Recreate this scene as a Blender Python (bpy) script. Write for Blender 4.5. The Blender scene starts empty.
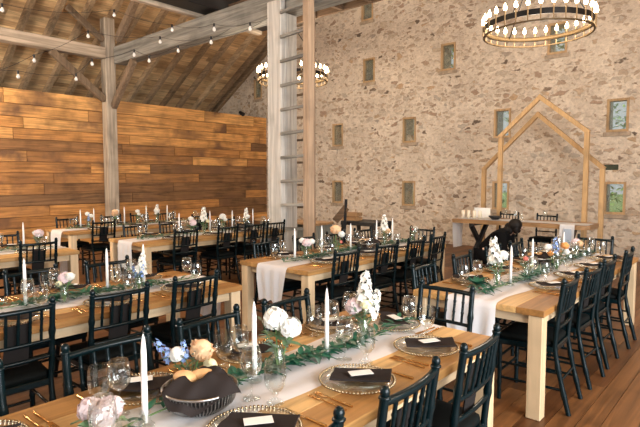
import bpy, math, random
from mathutils import Vector, Matrix
R = random.Random(7)
PI = math.pi
S = bpy.context.scene
COL = S.collection

# ------------------------------------------------------------------ mesh builder
class MB:
    def __init__(s):
        s.v = []; s.f = []; s.t = []; s.sm = []; s.mi = []
        s.tint = 0.5; s.m = 0
    def add(s, vs, fs, smooth=False):
        b = len(s.v); s.v += [tuple(p) for p in vs]
        for f in fs:
            s.f.append(tuple(i + b for i in f)); s.t.append(s.tint); s.sm.append(smooth); s.mi.append(s.m)
    def box(s, x0, x1, y0, y1, z0, z1, M=None, bev=0.0):
        if bev > 0:
            b = bev
            vs = []
            # chamfered box: three rectangles per axis direction
            pts = {}
            def P(x, y, z):
                pts.setdefault((x, y, z), len(pts)); return pts[(x, y, z)]
            X = (x0, x0 + b, x1 - b, x1); Y = (y0, y0 + b, y1 - b, y1); Z = (z0, z0 + b, z1 - b, z1)
            fs = []
            fs.append((P(X[1], Y[1], Z[3]), P(X[2], Y[1], Z[3]), P(X[2], Y[2], Z[3]), P(X[1], Y[2], Z[3])))
            fs.append((P(X[1], Y[2], Z[0]), P(X[2], Y[2], Z[0]), P(X[2], Y[1], Z[0]), P(X[1], Y[1], Z[0])))
            fs.append((P(X[1], Y[0], Z[1]), P(X[2], Y[0], Z[1]), P(X[2], Y[0], Z[2]), P(X[1], Y[0], Z[2])))
            fs.append((P(X[2], Y[3], Z[1]), P(X[1], Y[3], Z[1]), P(X[1], Y[3], Z[2]), P(X[2], Y[3], Z[2])))
            fs.append((P(X[0], Y[2], Z[1]), P(X[0], Y[1], Z[1]), P(X[0], Y[1], Z[2]), P(X[0], Y[2], Z[2])))
            fs.append((P(X[3], Y[1], Z[1]), P(X[3], Y[2], Z[1]), P(X[3], Y[2], Z[2]), P(X[3], Y[1], Z[2])))
            # edges
            for (ix, ox) in ((1, 0), (2, 3)):
                for (iz, oz) in ((1, 0), (2, 3)):
                    fs.append((P(X[ix], Y[1], Z[oz]), P(X[ix], Y[2], Z[oz]), P(X[ox], Y[2], Z[iz]), P(X[ox], Y[1], Z[iz])))
                for (iy, oy) in ((1, 0), (2, 3)):
                    fs.append((P(X[ix], Y[oy], Z[1]), P(X[ix], Y[oy], Z[2]), P(X[ox], Y[iy], Z[2]), P(X[ox], Y[iy], Z[1])))
            for (iy, oy) in ((1, 0), (2, 3)):
                for (iz, oz) in ((1, 0), (2, 3)):
                    fs.append((P(X[1], Y[iy], Z[oz]), P(X[2], Y[iy], Z[oz]), P(X[2], Y[oy], Z[iz]), P(X[1], Y[oy], Z[iz])))
            for (ix, ox) in ((1, 0), (2, 3)):
                for (iy, oy) in ((1, 0), (2, 3)):
                    for (iz, oz) in ((1, 0), (2, 3)):
                        fs.append((P(X[ix], Y[iy], Z[oz]), P(X[ix], Y[oy], Z[iz]), P(X[ox], Y[iy], Z[iz])))
            vs = list(pts.keys())
        else:
            vs = [(x0, y0, z0), (x1, y0, z0), (x1, y1, z0), (x0, y1, z0), (x0, y0, z1), (x1, y0, z1), (x1, y1, z1), (x0, y1, z1)]
            fs = [(0, 3, 2, 1), (4, 5, 6, 7), (0, 1, 5, 4), (1, 2, 6, 5), (2, 3, 7, 6), (3, 0, 4, 7)]
        if M is not None: vs = [M @ Vector(p) for p in vs]
        s.add(vs, fs)
        return s
    def bar(s, a, b, w, h, bev=0.0, up=(0, 0, 1)):
        a = Vector(a); b = Vector(b); d = b - a; L = d.length; d.normalize()
        u = Vector(up); x = d.cross(u)
        if x.length < 1e-4: x = d.cross(Vector((1, 0, 0)))
        x.normalize(); z = x.cross(d)
        M = Matrix((x, d, z)).transposed().to_4x4(); M.translation = a
        return s.box(-w / 2, w / 2, 0, L, -h / 2, h / 2, M, bev)
    def tube(s, pts, rad, n=8, cap=True, smooth=True):
        pts = [Vector(p) for p in pts]
        if not hasattr(rad, '__len__'): rad = [rad] * len(pts)
        vs = []; prev = None
        for i, p in enumerate(pts):
            d = (pts[min(i + 1, len(pts) - 1)] - pts[max(i - 1, 0)]).normalized()
            if prev is None:
                u = Vector((0, 0, 1)) if abs(d.z) < 0.9 else Vector((1, 0, 0))
                x = d.cross(u).normalized()
            else:
                x = (prev - d * prev.dot(d)).normalized()
            prev = x; y = d.cross(x)
            for k in range(n):
                a = 2 * PI * k / n
                vs.append(p + (x * math.cos(a) + y * math.sin(a)) * rad[i])
        fs = []
        for i in range(len(pts) - 1):
            for k in range(n):
                fs.append((i * n + k, i * n + (k + 1) % n, (i + 1) * n + (k + 1) % n, (i + 1) * n + k))
        s.add(vs, fs, smooth)
        if cap:
            m = len(pts) - 1
            s.add(vs[:n], [tuple(range(n))[::-1]]); s.add(vs[m * n:], [tuple(range(n))])
        return s
    def lathe(s, prof, n=20, c=(0, 0, 0), smooth=True, M=None):
        vs = []; 
        for r, z in prof:
            for k in range(n):
                a = 2 * PI * k / n
                vs.append(Vector((c[0] + r * math.cos(a), c[1] + r * math.sin(a), c[2] + z)))
        if M is not None: vs = [M @ p for p in vs]
        fs = []
        for i in range(len(prof) - 1):
            for k in range(n):
                fs.append((i * n + k, i * n + (k + 1) % n, (i + 1) * n + (k + 1) % n, (i + 1) * n + k))
        s.add(vs, fs, smooth)
        if prof[0][0] > 1e-5 and prof[0][0] < 1e-2: pass
        return s
    def ball(s, c, r, n=8, m=6, sc=(1, 1, 1), smooth=True, M=None):
        vs = []
        for i in range(m + 1):
            th = PI * i / m
            for k in range(n):
                a = 2 * PI * k / n
                p = Vector((r * sc[0] * math.sin(th) * math.cos(a), r * sc[1] * math.sin(th) * math.sin(a), -r * sc[2] * math.cos(th)))
                if M is not None: p = M @ p
                vs.append(p + Vector(c))
        fs = []
        for i in range(m):
            for k in range(n):
                fs.append((i * n + k, i * n + (k + 1) % n, (i + 1) * n + (k + 1) % n, (i + 1) * n + k))
        s.add(vs, fs, smooth)
        return s
    def leaf(s, base, d, up, L, W, bend=0.15):
        d = Vector(d).normalized(); up = Vector(up)
        x = d.cross(up)
        if x.length < 1e-3: x = d.cross(Vector((1, 0.2, 0)))
        x.normalize(); n = x.cross(d)
        b = Vector(base); vs = []
        for i, (t, w) in enumerate(((0, .12), (.3, .9), (.6, .85), (1, .02))):
            c = b + d * (L * t) - n * (bend * L * t * t)
            vs += [c - x * (W * w / 2) + n * W * .12, c, c + x * (W * w / 2) + n * W * .12]
        fs = []
        for i in range(3):
            k = i * 3
            fs += [(k, k + 1, k + 4, k + 3), (k + 1, k + 2, k + 5, k + 4)]
        s.add(vs, fs, True)
        return s
    def grid(s, fn, nu, nv, smooth=True, thick=0.0):
        vs = [fn(i / nu, j / nv) for i in range(nu + 1) for j in range(nv + 1)]
        fs = [(i * (nv + 1) + j, (i + 1) * (nv + 1) + j, (i + 1) * (nv + 1) + j + 1, i * (nv + 1) + j + 1) for i in range(nu) for j in range(nv)]
        s.add(vs, fs, smooth)
        return s
    def mesh(s, name, *mats):
        me = bpy.data.meshes.new(name)
        me.from_pydata(s.v, [], s.f)
        for m in mats: me.materials.append(m)
        me.polygons.foreach_set('use_smooth', s.sm)
        me.polygons.foreach_set('material_index', s.mi)
        a = me.attributes.new('tint', 'FLOAT', 'FACE'); a.data.foreach_set('value', s.t)
        me.update()
        return me
    def build(s, name, mat, parent=None):
        mats = mat if isinstance(mat, (list, tuple)) else [mat]
        o = bpy.data.objects.new(name, s.mesh(name, *mats)); COL.objects.link(o)
        if parent is not None: o.parent = parent
        return o

def tag(o, label=None, cat=None, group=None, kind=None):
    if label: o['label'] = label
    if cat: o['category'] = cat
    if group: o['group'] = group
    if kind: o['kind'] = kind
    return o
def empty(name, loc=(0, 0, 0), rz=0, label=None, cat=None, group=None):
    o = bpy.data.objects.new(name, None); COL.objects.link(o)
    o.empty_display_size = 0.05
    o.location = loc; o.rotation_euler = (0, 0, rz)
    return tag(o, label, cat, group)
def copy_tree(o, parent=None):
    c = o.copy(); COL.objects.link(c)
    if parent is not None: c.parent = parent
    for ch in list(o.children): copy_tree(ch, c)
    return c
_used = set()
def place(proto, loc, rz=0, label=None, cat=None, group=None, scale=None, rot=None):
    if proto.name in _used: o = copy_tree(proto)
    else: o = proto; _used.add(proto.name)
    if rot: o.rotation_mode = 'ZYX'
    o.location = loc; o.rotation_euler = rot if rot else (0, 0, rz)
    if scale: o.scale = (scale,) * 3 if not hasattr(scale, '__len__') else scale
    return tag(o, label, cat, group)

# ------------------------------------------------------------------ materials
def newmat(name):
    m = bpy.data.materials.new(name); m.use_nodes = True
    nt = m.node_tree; b = nt.nodes['Principled BSDF']
    return m, nt, b
def plain(name, col, rough=0.6, metal=0.0, spec=0.5, var=0.0, scale=30, bump=0.0, sheen=0.0, emit=None, trans=0.0, coat=0.0):
    m, nt, b = newmat(name); N = nt.nodes; L = nt.links
    b.inputs['Base Color'].default_value = (*col, 1); b.inputs['Roughness'].default_value = rough
    b.inputs['Metallic'].default_value = metal; b.inputs['Specular IOR Level'].default_value = spec
    if coat: b.inputs['Coat Weight'].default_value = coat
    if emit: b.inputs['Emission Color'].default_value = (*emit[0], 1); b.inputs['Emission Strength'].default_value = emit[1]
    if trans: b.inputs['Subsurface Weight'].default_value = trans; b.inputs['Subsurface Radius'].default_value = (.02, .012, .008); b.inputs['Subsurface Scale'].default_value = 1
    if var or bump:
        tc = N.new('ShaderNodeTexCoord'); no = N.new('ShaderNodeTexNoise'); no.inputs['Scale'].default_value = scale; no.inputs['Detail'].default_value = 4
        L.new(tc.outputs['Object'], no.inputs['Vector'])
        if var:
            r = N.new('ShaderNodeValToRGB'); r.color_ramp.elements[0].position = .3; r.color_ramp.elements[1].position = .7
            r.color_ramp.elements[0].color = (*[c * (1 - var) for c in col], 1); r.color_ramp.elements[1].color = (*[min(1, c * (1 + var)) for c in col], 1)
            L.new(no.outputs['Fac'], r.inputs['Fac']); L.new(r.outputs['Color'], b.inputs['Base Color'])
        if bump:
            bp = N.new('ShaderNodeBump'); bp.inputs['Strength'].default_value = bump; bp.inputs['Distance'].default_value = .01
            L.new(no.outputs['Fac'], bp.inputs['Height']); L.new(bp.outputs['Normal'], b.inputs['Normal'])
    return m
def wood(name, cols, axis='Y', rough=0.6, grain=0.35, scale=1.0, knots=0.5, bump=0.25, spec=0.35, stain=None, coat=0.0):
    """cols: list of (pos, rgb) the board tint runs through."""
    m, nt, b = newmat(name); N = nt.nodes; L = nt.links
    tc = N.new('ShaderNodeTexCoord'); at = N.new('ShaderNodeAttribute'); at.attribute_name = 'tint'
    mp = N.new('ShaderNodeMapping')
    sc = {'X': (.7, 14, 14), 'Y': (14, .7, 14), 'Z': (14, 14, .7)}[axis]
    mp.inputs['Scale'].default_value = [q * scale for q in sc]
    mul = N.new('ShaderNodeVectorMath'); mul.operation = 'MULTIPLY_ADD'
    cmb = N.new('ShaderNodeCombineXYZ')
    for i in range(3): L.new(at.outputs['Fac'], cmb.inputs[i])
    mul.inputs[1].default_value = (37, 53, 41)
    L.new(cmb.outputs[0], mul.inputs[0]); L.new(tc.outputs['Object'], mul.inputs[2])
    L.new(mul.outputs[0], mp.inputs['Vector'])
    n1 = N.new('ShaderNodeTexNoise'); n1.inputs['Scale'].default_value = 1.6; n1.inputs['Detail'].default_value = 7; n1.inputs['Distortion'].default_value = .8
    L.new(mp.outputs[0], n1.inputs['Vector'])
    n2 = N.new('ShaderNodeTexNoise'); n2.inputs['Scale'].default_value = 2.2 * scale; n2.inputs['Detail'].default_value = 5
    L.new(mul.outputs[0], n2.inputs['Vector'])
    ramp = N.new('ShaderNodeValToRGB'); el = ramp.color_ramp.elements
    el[0].position, el[0].color = cols[0][0], (*cols[0][1], 1); el[1].position, el[1].color = cols[-1][0], (*cols[-1][1], 1)
    for p, c in cols[1:-1]:
        e = el.new(p); e.color = (*c, 1)
    L.new(at.outputs['Fac'], ramp.inputs['Fac'])
    g = N.new('ShaderNodeMapRange'); g.inputs['From Min'].default_value = .3; g.inputs['From Max'].default_value = .7
    g.inputs['To Min'].default_value = 1 - grain; g.inputs['To Max'].default_value = 1 + grain * .5
    L.new(n1.outputs['Fac'], g.inputs['Value'])
    g2 = N.new('ShaderNodeMapRange'); g2.inputs['From Min'].default_value = .25; g2.inputs['From Max'].default_value = .5
    g2.inputs['To Min'].default_value = 1 - knots; g2.inputs['To Max'].default_value = 1
    L.new(n2.outputs['Fac'], g2.inputs['Value'])
    mm = N.new('ShaderNodeMath'); mm.operation = 'MULTIPLY'; L.new(g.outputs[0], mm.inputs[0]); L.new(g2.outputs[0], mm.inputs[1])
    vm = N.new('ShaderNodeVectorMath'); vm.operation = 'SCALE'; L.new(ramp.outputs['Color'], vm.inputs[0]); L.new(mm.outputs[0], vm.inputs['Scale'])
    out = vm.outputs[0]
    if stain:
        n3 = N.new('ShaderNodeTexNoise'); n3.inputs['Scale'].default_value = 1.1; n3.inputs['Detail'].default_value = 6; L.new(mul.outputs[0], n3.inputs['Vector'])
        s2 = N.new('ShaderNodeMapRange'); s2.inputs['From Min'].default_value = .5; s2.inputs['From Max'].default_value = .66; L.new(n3.outputs['Fac'], s2.inputs['Value'])
        mx = N.new('ShaderNodeMix'); mx.data_type = 'RGBA'
        L.new(s2.outputs[0], mx.inputs['Factor']); L.new(out, mx.inputs[6]); mx.inputs[7].default_value = (*stain, 1); out = mx.outputs[2]
    L.new(out, b.inputs['Base Color'])
    b.inputs['Roughness'].default_value = rough; b.inputs['Specular IOR Level'].default_value = spec
    if coat: b.inputs['Coat Weight'].default_value = coat; b.inputs['Coat Roughness'].default_value = .35
    bp = N.new('ShaderNodeBump'); bp.inputs['Strength'].default_value = bump; bp.inputs['Distance'].default_value = .01
    L.new(n1.outputs['Fac'], bp.inputs['Height']); L.new(bp.outputs[0], b.inputs['Normal'])
    return m
def stone(name):
    m, nt, b = newmat(name); N = nt.nodes; L = nt.links
    tc = N.new('ShaderNodeTexCoord')
    def layer(scale, tmin, tmax, cols, seed):
        mp = N.new('ShaderNodeMapping'); mp.inputs['Scale'].default_value = (scale, scale, scale * 1.75); mp.inputs['Location'].default_value = (seed, seed * .7, seed * 1.3)
        L.new(tc.outputs['Object'], mp.inputs['Vector'])
        nd = N.new('ShaderNodeTexNoise'); nd.inputs['Scale'].default_value = 1.7; nd.inputs['Detail'].default_value = 4; L.new(mp.outputs[0], nd.inputs['Vector'])
        add = N.new('ShaderNodeVectorMath'); add.operation = 'MULTIPLY_ADD'; add.inputs[1].default_value = (.7, .7, .7)
        L.new(nd.outputs['Color'], add.inputs[0]); L.new(mp.outputs[0], add.inputs[2])
        ve = N.new('ShaderNodeTexVoronoi'); ve.feature = 'DISTANCE_TO_EDGE'; vc = N.new('ShaderNodeTexVoronoi'); vc.feature = 'F1'
        for v in (ve, vc): v.inputs['Scale'].default_value = 1.0; v.inputs['Randomness'].default_value = 1; L.new(add.outputs[0], v.inputs['Vector'])
        sep = N.new('ShaderNodeSeparateColor'); L.new(vc.outputs['Color'], sep.inputs[0])
        th = N.new('ShaderNodeMapRange'); th.inputs['To Min'].default_value = tmin; th.inputs['To Max'].default_value = tmax; L.new(sep.outputs['Green'], th.inputs['Value'])
        nf = N.new('ShaderNodeTexNoise'); nf.inputs['Scale'].default_value = 13; nf.inputs['Detail'].default_value = 5; L.new(tc.outputs['Object'], nf.inputs['Vector'])
        dd = N.new('ShaderNodeMath'); dd.operation = 'SUBTRACT'; L.new(ve.outputs['Distance'], dd.inputs[0]); L.new(th.outputs[0], dd.inputs[1])
        d3 = N.new('ShaderNodeMath'); d3.operation = 'MULTIPLY_ADD'; d3.inputs[1].default_value = .3; L.new(nf.outputs['Fac'], d3.inputs[0]); L.new(dd.outputs[0], d3.inputs[2])
        mk = N.new('ShaderNodeMapRange'); mk.inputs['From Min'].default_value = .13; mk.inputs['From Max'].default_value = .2; L.new(d3.outputs[0], mk.inputs['Value'])
        sr = N.new('ShaderNodeValToRGB'); el = sr.color_ramp.elements
        el[0].position, el[0].color = cols[0][0], (*cols[0][1], 1); el[1].position, el[1].color = cols[-1][0], (*cols[-1][1], 1)
        for p, c in cols[1:-1]:
            e = el.new(p); e.color = (*c, 1)
        L.new(sep.outputs['Red'], sr.inputs['Fac'])
        return mk.outputs[0], sr.outputs['Color'], nf.outputs['Fac']
    big = [(0, (.16, .12, .09)), (.05, (.22, .165, .12)), (.09, (.38, .265, .185)), (.35, (.47, .365, .265)), (.6, (.56, .46, .35)), (.75, (.47, .405, .33)), (.92, (.52, .36, .22)), (1, (.36, .31, .26))]
    sml = [(0, (.40, .30, .22)), (.12, (.53, .42, .315)), (.5, (.64, .53, .41)), (.8, (.56, .47, .375)), (1, (.60, .46, .33))]
    k1, c1, f1 = layer(4.3, .0, .55, big, 0.0); k2, c2, f2 = layer(9.5, .0, .62, sml, 3.7)
    nm = N.new('ShaderNodeTexNoise'); nm.inputs['Scale'].default_value = 2.0; nm.inputs['Detail'].default_value = 10; nm.inputs['Roughness'].default_value = .72; L.new(tc.outputs['Object'], nm.inputs['Vector'])
    mr = N.new('ShaderNodeValToRGB'); e = mr.color_ramp.elements
    e[0].position = .34; e[0].color = (.55, .455, .355, 1); e[1].position = .64; e[1].color = (.74, .63, .50, 1)
    L.new(nm.outputs['Fac'], mr.inputs['Fac'])
    m1 = N.new('ShaderNodeMix'); m1.data_type = 'RGBA'; L.new(k2, m1.inputs['Factor']); L.new(mr.outputs['Color'], m1.inputs[6]); L.new(c2, m1.inputs[7])
    mx = N.new('ShaderNodeMix'); mx.data_type = 'RGBA'; L.new(k1, mx.inputs['Factor']); L.new(m1.outputs[2], mx.inputs[6]); L.new(c1, mx.inputs[7])
    ng = N.new('ShaderNodeTexNoise'); ng.inputs['Scale'].default_value = 17; ng.inputs['Detail'].default_value = 6; ng.inputs['Roughness'].default_value = .7; L.new(tc.outputs['Object'], ng.inputs['Vector'])
    gr = N.new('ShaderNodeMapRange'); gr.inputs['From Min'].default_value = .3; gr.inputs['From Max'].default_value = .7; gr.inputs['To Min'].default_value = .80; gr.inputs['To Max'].default_value = 1.12; L.new(ng.outputs['Fac'], gr.inputs['Value'])
    sc = N.new('ShaderNodeVectorMath'); sc.operation = 'SCALE'; L.new(mx.outputs[2], sc.inputs[0]); L.new(gr.outputs[0], sc.inputs['Scale'])
    L.new(sc.outputs[0], b.inputs['Base Color']); b.inputs['Roughness'].default_value = .92; b.inputs['Specular IOR Level'].default_value = .2
    hs = N.new('ShaderNodeMath'); hs.operation = 'ADD'; L.new(k1, hs.inputs[0]); L.new(k2, hs.inputs[1])
    h2 = N.new('ShaderNodeMath'); h2.operation = 'MULTIPLY_ADD'; h2.inputs[1].default_value = 1.2; L.new(ng.outputs['Fac'], h2.inputs[0]); L.new(hs.outputs[0], h2.inputs[2])
    bp = N.new('ShaderNodeBump'); bp.inputs['Strength'].default_value = .6; bp.inputs['Distance'].default_value = .04
    L.new(h2.outputs[0], bp.inputs['Height']); L.new(bp.outputs[0], b.inputs['Normal'])
    return m
def glass(name, tint=(1, 1, 1), base=.06, edge=.75, dirt=0.0):
    m = bpy.data.materials.new(name); m.use_nodes = True; nt = m.node_tree; N = nt.nodes; L = nt.links
    N.clear(); out = N.new('ShaderNodeOutputMaterial')
    tr = N.new('ShaderNodeBsdfTransparent'); tr.inputs[0].default_value = (*tint, 1)
    gl = N.new('ShaderNodeBsdfGlossy'); gl.inputs['Roughness'].default_value = .04; gl.inputs[0].default_value = (.95, .95, .95, 1)
    lw = N.new('ShaderNodeLayerWeight'); lw.inputs['Blend'].default_value = .32
    mr = N.new('ShaderNodeMapRange'); mr.inputs['To Min'].default_value = base; mr.inputs['To Max'].default_value = edge
    L.new(lw.outputs['Facing'], mr.inputs['Value'])
    mx = N.new('ShaderNodeMixShader'); L.new(mr.outputs[0], mx.inputs[0]); L.new(tr.outputs[0], mx.inputs[1]); L.new(gl.outputs[0], mx.inputs[2])
    res = mx.outputs[0]
    if dirt:
        df = N.new('ShaderNodeBsdfDiffuse'); df.inputs[0].default_value = (.5, .5, .47, 1)
        tc = N.new('ShaderNodeTexCoord'); no = N.new('ShaderNodeTexNoise'); no.inputs['Scale'].default_value = 9; no.inputs['Detail'].default_value = 5
        L.new(tc.outputs['Object'], no.inputs[0])
        q = N.new('ShaderNodeMath'); q.operation = 'MULTIPLY'; q.inputs[1].default_value = dirt; L.new(no.outputs['Fac'], q.inputs[0])
        m2 = N.new('ShaderNodeMixShader'); L.new(q.outputs[0], m2.inputs[0]); L.new(res, m2.inputs[1]); L.new(df.outputs[0], m2.inputs[2]); res = m2.outputs[0]
    L.new(res, out.inputs[0])
    return m
def cloth(name, col, alpha=1.0, scale=250):
    m, nt, b = newmat(name); N = nt.nodes; L = nt.links
    b.inputs['Base Color'].default_value = (*col, 1); b.inputs['Roughness'].default_value = .9; b.inputs['Specular IOR Level'].default_value = .06
    tc = N.new('ShaderNodeTexCoord'); no = N.new('ShaderNodeTexNoise'); no.inputs['Scale'].default_value = scale; L.new(tc.outputs['Object'], no.inputs[0])
    bp = N.new('ShaderNodeBump'); bp.inputs['Strength'].default_value = .3; bp.inputs['Distance'].default_value = .002; L.new(no.outputs['Fac'], bp.inputs['Height']); L.new(bp.outputs[0], b.inputs['Normal'])
    if alpha < 1:
        out = nt.nodes['Material Output']
        tl = N.new('ShaderNodeBsdfTranslucent'); tl.inputs[0].default_value = (*col, 1)
        tp = N.new('ShaderNodeBsdfTransparent')
        m1 = N.new('ShaderNodeMixShader'); m1.inputs[0].default_value = .3; L.new(b.outputs[0], m1.inputs[1]); L.new(tl.outputs[0], m1.inputs[2])
        m2 = N.new('ShaderNodeMixShader'); m2.inputs[0].default_value = 1 - alpha; L.new(m1.outputs[0], m2.inputs[1]); L.new(tp.outputs[0], m2.inputs[2])
        L.new(m2.outputs[0], out.inputs[0])
    return m

M = {}
M['stone'] = stone('stone_rubble')
M['barn'] = wood('barn_boards', [(0, (.22, .115, .05)), (.3, (.42, .19, .06)), (.6, (.62, .29, .085)), (1, (.82, .44, .15))], 'Y', .65, .5, 1.0, .5, .5, stain=(.17, .085, .04))
M['roof'] = wood('roof_boards', [(0, (.46, .285, .14)), (.5, (.66, .43, .22)), (1, (.80, .56, .30))], 'Y', .8, .4, 1.0, .4, .3)
M['rafter'] = wood('rafter_wood', [(0, (.26, .175, .10)), (.5, (.40, .28, .17)), (1, (.58, .42, .25))], 'X', .8, .4, 1.0, .4, .3)
M['beam_x'] = wood('grey_beam_x', [(0, (.21, .20, .175)), (1, (.30, .285, .25))], 'X', .85, .5, .8, .4, .4)
M['beam_y'] = wood('grey_beam_y', [(0, (.45, .35, .25)), (1, (.56, .45, .34))], 'Y', .85, .45, .8, .4, .4)
M['post'] = wood('weathered_post', [(0, (.40, .33, .25)), (1, (.52, .43, .33))], 'Z', .85, .45, .8, .4, .4)
M['white_post'] = wood('whitewashed_post', [(0, (.47, .45, .41)), (1, (.58, .555, .51))], 'Z', .9, .35, .8, .35, .4)
M['rail'] = wood('ladder_rail', [(0, (.40, .28, .19)), (1, (.46, .33, .22))], 'Z', .8, .3, 1, .3, .3)
M['brace'] = wood('brace_wood', [(0, (.17, .115, .07)), (1, (.27, .19, .125))], 'Z', .85, .4, 1, .4, .3)
M['dark_wood'] = wood('dark_loft_wood', [(0, (.10, .06, .035)), (1, (.2, .125, .07))], 'X', .85, .4, 1, .4, .3)
M['floor'] = wood('floor_planks', [(0, (.095, .036, .012)), (.5, (.15, .060, .019)), (1, (.215, .093, .031))], 'Y', .42, .4, 1.0, .5, .15, spec=.45)
M['top'] = wood('table_top', [(0, (.33, .155, .045)), (.5, (.50, .275, .095)), (1, (.66, .42, .175))], 'Y', .42, .36, 1.0, .4, .15, spec=.3)
M['topx'] = wood('slab_top', [(0, (.33, .18, .08)), (1, (.42, .25, .12))], 'X', .45, .3, 1.0, .4, .15)
M['pine'] = wood('pale_pine', [(0, (.55, .40, .235)), (1, (.68, .52, .33))], 'Z', .6, .18, 1.0, .25, .15)
M['pine_y'] = wood('pale_pine_rail', [(0, (.52, .38, .225)), (1, (.64, .49, .31))], 'Y', .6, .18, 1.0, .25, .15)
M['pine_x'] = wood('pale_pine_cross', [(0, (.52, .38, .225)), (1, (.64, .49, .31))], 'X', .6, .18, 1.0, .25, .15)
M['arbor'] = wood('arbor_pine', [(0, (.50, .31, .14)), (1, (.60, .39, .19))], 'Z', .6, .2, 1.5, .35, .1)
M['winframe'] = wood('window_wood', [(0, (.42, .27, .13)), (1, (.55, .36, .19))], 'Z', .65, .25, 1, .3, .1)
M['chair'] = plain('chair_lacquer', (.0012, .0075, .0095), .24, spec=.25, coat=.0)
M['seat'] = plain('black_seat', (.003, .0045, .0045), .75, spec=.12, var=.2, scale=60)
M['panel'] = cloth('charcoal_cloth', (.017, .015, .0145))
M['napkin'] = cloth('charcoal_napkin', (.031, .025, .0235))
M['card'] = plain('white_card', (.78, .77, .74), .7)
M['runner'] = cloth('gauze', (.86, .86, .88), .93, 180)
M['sheet'] = cloth('white_linen', (.8, .8, .81), .97, 180)
M['gold'] = plain('gold', (.62, .36, .13), .25, 1.0)
M['bronze'] = plain('bronze_beads', (.40, .33, .22), .22, 1.0)
M['silver'] = plain('silver_wire', (.45, .44, .43), .3, 1.0)
M['iron'] = plain('black_iron', (.012, .010, .009), .45, .6)
M['ringgold'] = plain('inner_brass', (.10, .06, .022), .6, .5)
M['black'] = plain('black_paint', (.008, .008, .009), .5)
M['glass'] = glass('clear_glass', (.965, .98, .975), .035, .5)
M['plate'] = glass('plate_glass', (.97, .98, .975), .06, .5)
M['pane'] = glass('window_pane', (.88, .92, .89), .06, .5, .18)
M['candle'] = plain('white_wax', (.82, .80, .77), .45, trans=.15)
M['ivory'] = plain('ivory_wax', (.78, .70, .55), .5, trans=.15)
M['wick'] = plain('wick', (.05, .04, .035), .9)
M['sleeve'] = plain('candle_sleeve', (.26, .17, .08), .6)
M['bulb'] = plain('lit_bulb', (1, .85, .6), .3, emit=((1.0, .74, .40), 14))
M['clearbulb'] = plain('unlit_bulb', (.75, .72, .68), .12, spec=.8)
M['leaf'] = plain('garland_leaf', (.016, .115, .066), .42, var=.35, scale=15, spec=.4)
M['leaf2'] = plain('pale_leaf', (.12, .21, .10), .5, var=.35, scale=25)
M['euca'] = plain('grey_green_leaf', (.16, .23, .17), .6, var=.25, scale=20)
M['stem'] = plain('green_stem', (.10, .20, .06), .55)
M['white_fl'] = plain('white_petal', (.80, .78, .71), .7, var=.06, scale=50, trans=.1)
M['cream_fl'] = plain('cream_petal', (.80, .73, .46), .7, var=.08, scale=50, trans=.1)
M['peach_fl'] = plain('peach_petal', (.76, .48, .27), .7, var=.1, scale=50, trans=.1)
M['pink_fl'] = plain('pink_petal', (.78, .62, .62), .7, var=.08, scale=50, trans=.1)
M['blue_fl'] = plain('blue_petal', (.25, .37, .68), .7, var=.15, scale=50, trans=.1)
M['orange_fl'] = plain('orange_petal', (.72, .32, .09), .7, var=.1, scale=50)
M['coral_fl'] = plain('coral_petal', (.68, .2, .16), .7, var=.1, scale=50)
M['bread'] = plain('bread_crust', (.74, .44, .2), .7, var=.25, scale=25, bump=.3)
M['skin'] = plain('skin', (.55, .36, .27), .55)
M['hair'] = plain('dark_hair', (.008, .006, .005), .6, spec=.2)
M['coat'] = cloth('black_coat', (.006, .006, .0065))
M['green_out'] = plain('outdoor_leaves', (.26, .40, .12), .6, var=.4, scale=4)
M['bark'] = plain('outdoor_bark', (.14, .10, .07), .9, var=.3, scale=10)
M['grass'] = plain('outdoor_ground', (.16, .22, .07), .9, var=.3, scale=3)
M['pink_glass'] = glass('pink_glass', (.95, .80, .76), .1, .6)
M['grey_paint'] = wood('grey_painted', [(0, (.17, .17, .145)), (1, (.24, .24, .2))], 'Z', .8, .3, 1, .3, .2)
M['denim'] = cloth('pale_blue_cloth', (.36, .42, .5))
M['niche'] = plain('niche_shade', (.045, .055, .035), .9, var=.3, scale=12)  # dark tone standing for the shade inside a small wall recess
M['sill'] = plain('sill_stone', (.36, .28, .2), .9, var=.25, scale=14, bump=.5)

# ------------------------------------------------------------------ camera
H = 1.64; F = 515.0; PITCH = math.radians(3.95); YAW = math.radians(41.5)
cam = bpy.data.cameras.new('camera'); co = bpy.data.objects.new('camera', cam); COL.objects.link(co)
co.location = (0, 0, H); co.rotation_euler = (PI / 2 - PITCH, 0, YAW)
cam.sensor_width = 36; cam.lens = 36 * F / 640; cam.clip_start = .05; cam.clip_end = 200
S.camera = co
def seen(x, y, z=.8, mx=60, my=80):
    hx, hy = -math.sin(YAW), math.cos(YAW); rx, ry = math.cos(YAW), math.sin(YAW)
    q = z - H; f0 = x * hx + y * hy; r = x * rx + y * ry
    f = f0 * math.cos(PITCH) - q * math.sin(PITCH); u = q * math.cos(PITCH) + f0 * math.sin(PITCH)
    if f < .3: return False
    px = 320 + F * r / f; py = 213.5 - F * u / f
    return -mx < px < 640 + mx and -my < py < 427 + my

# ------------------------------------------------------------------ room shell
YS = 11.7; XW = -12.72
b = MB()
x = -17.0
while x < 5.0:
    w = R.uniform(.11, .19); y = -5.0 - R.random() * 2
    while y < YS + .3:
        l = R.uniform(1.6, 3.6); b.tint = R.random()
        b.box(x, x + w - .004, y, min(y + l - .004, YS + .3), -.05, R.uniform(-.0015, 0))
        y += l
    x += w
tag(b.build('floor', M['floor']), 'worn warm brown wooden plank floor of the barn', 'floor', kind='structure')

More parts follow.
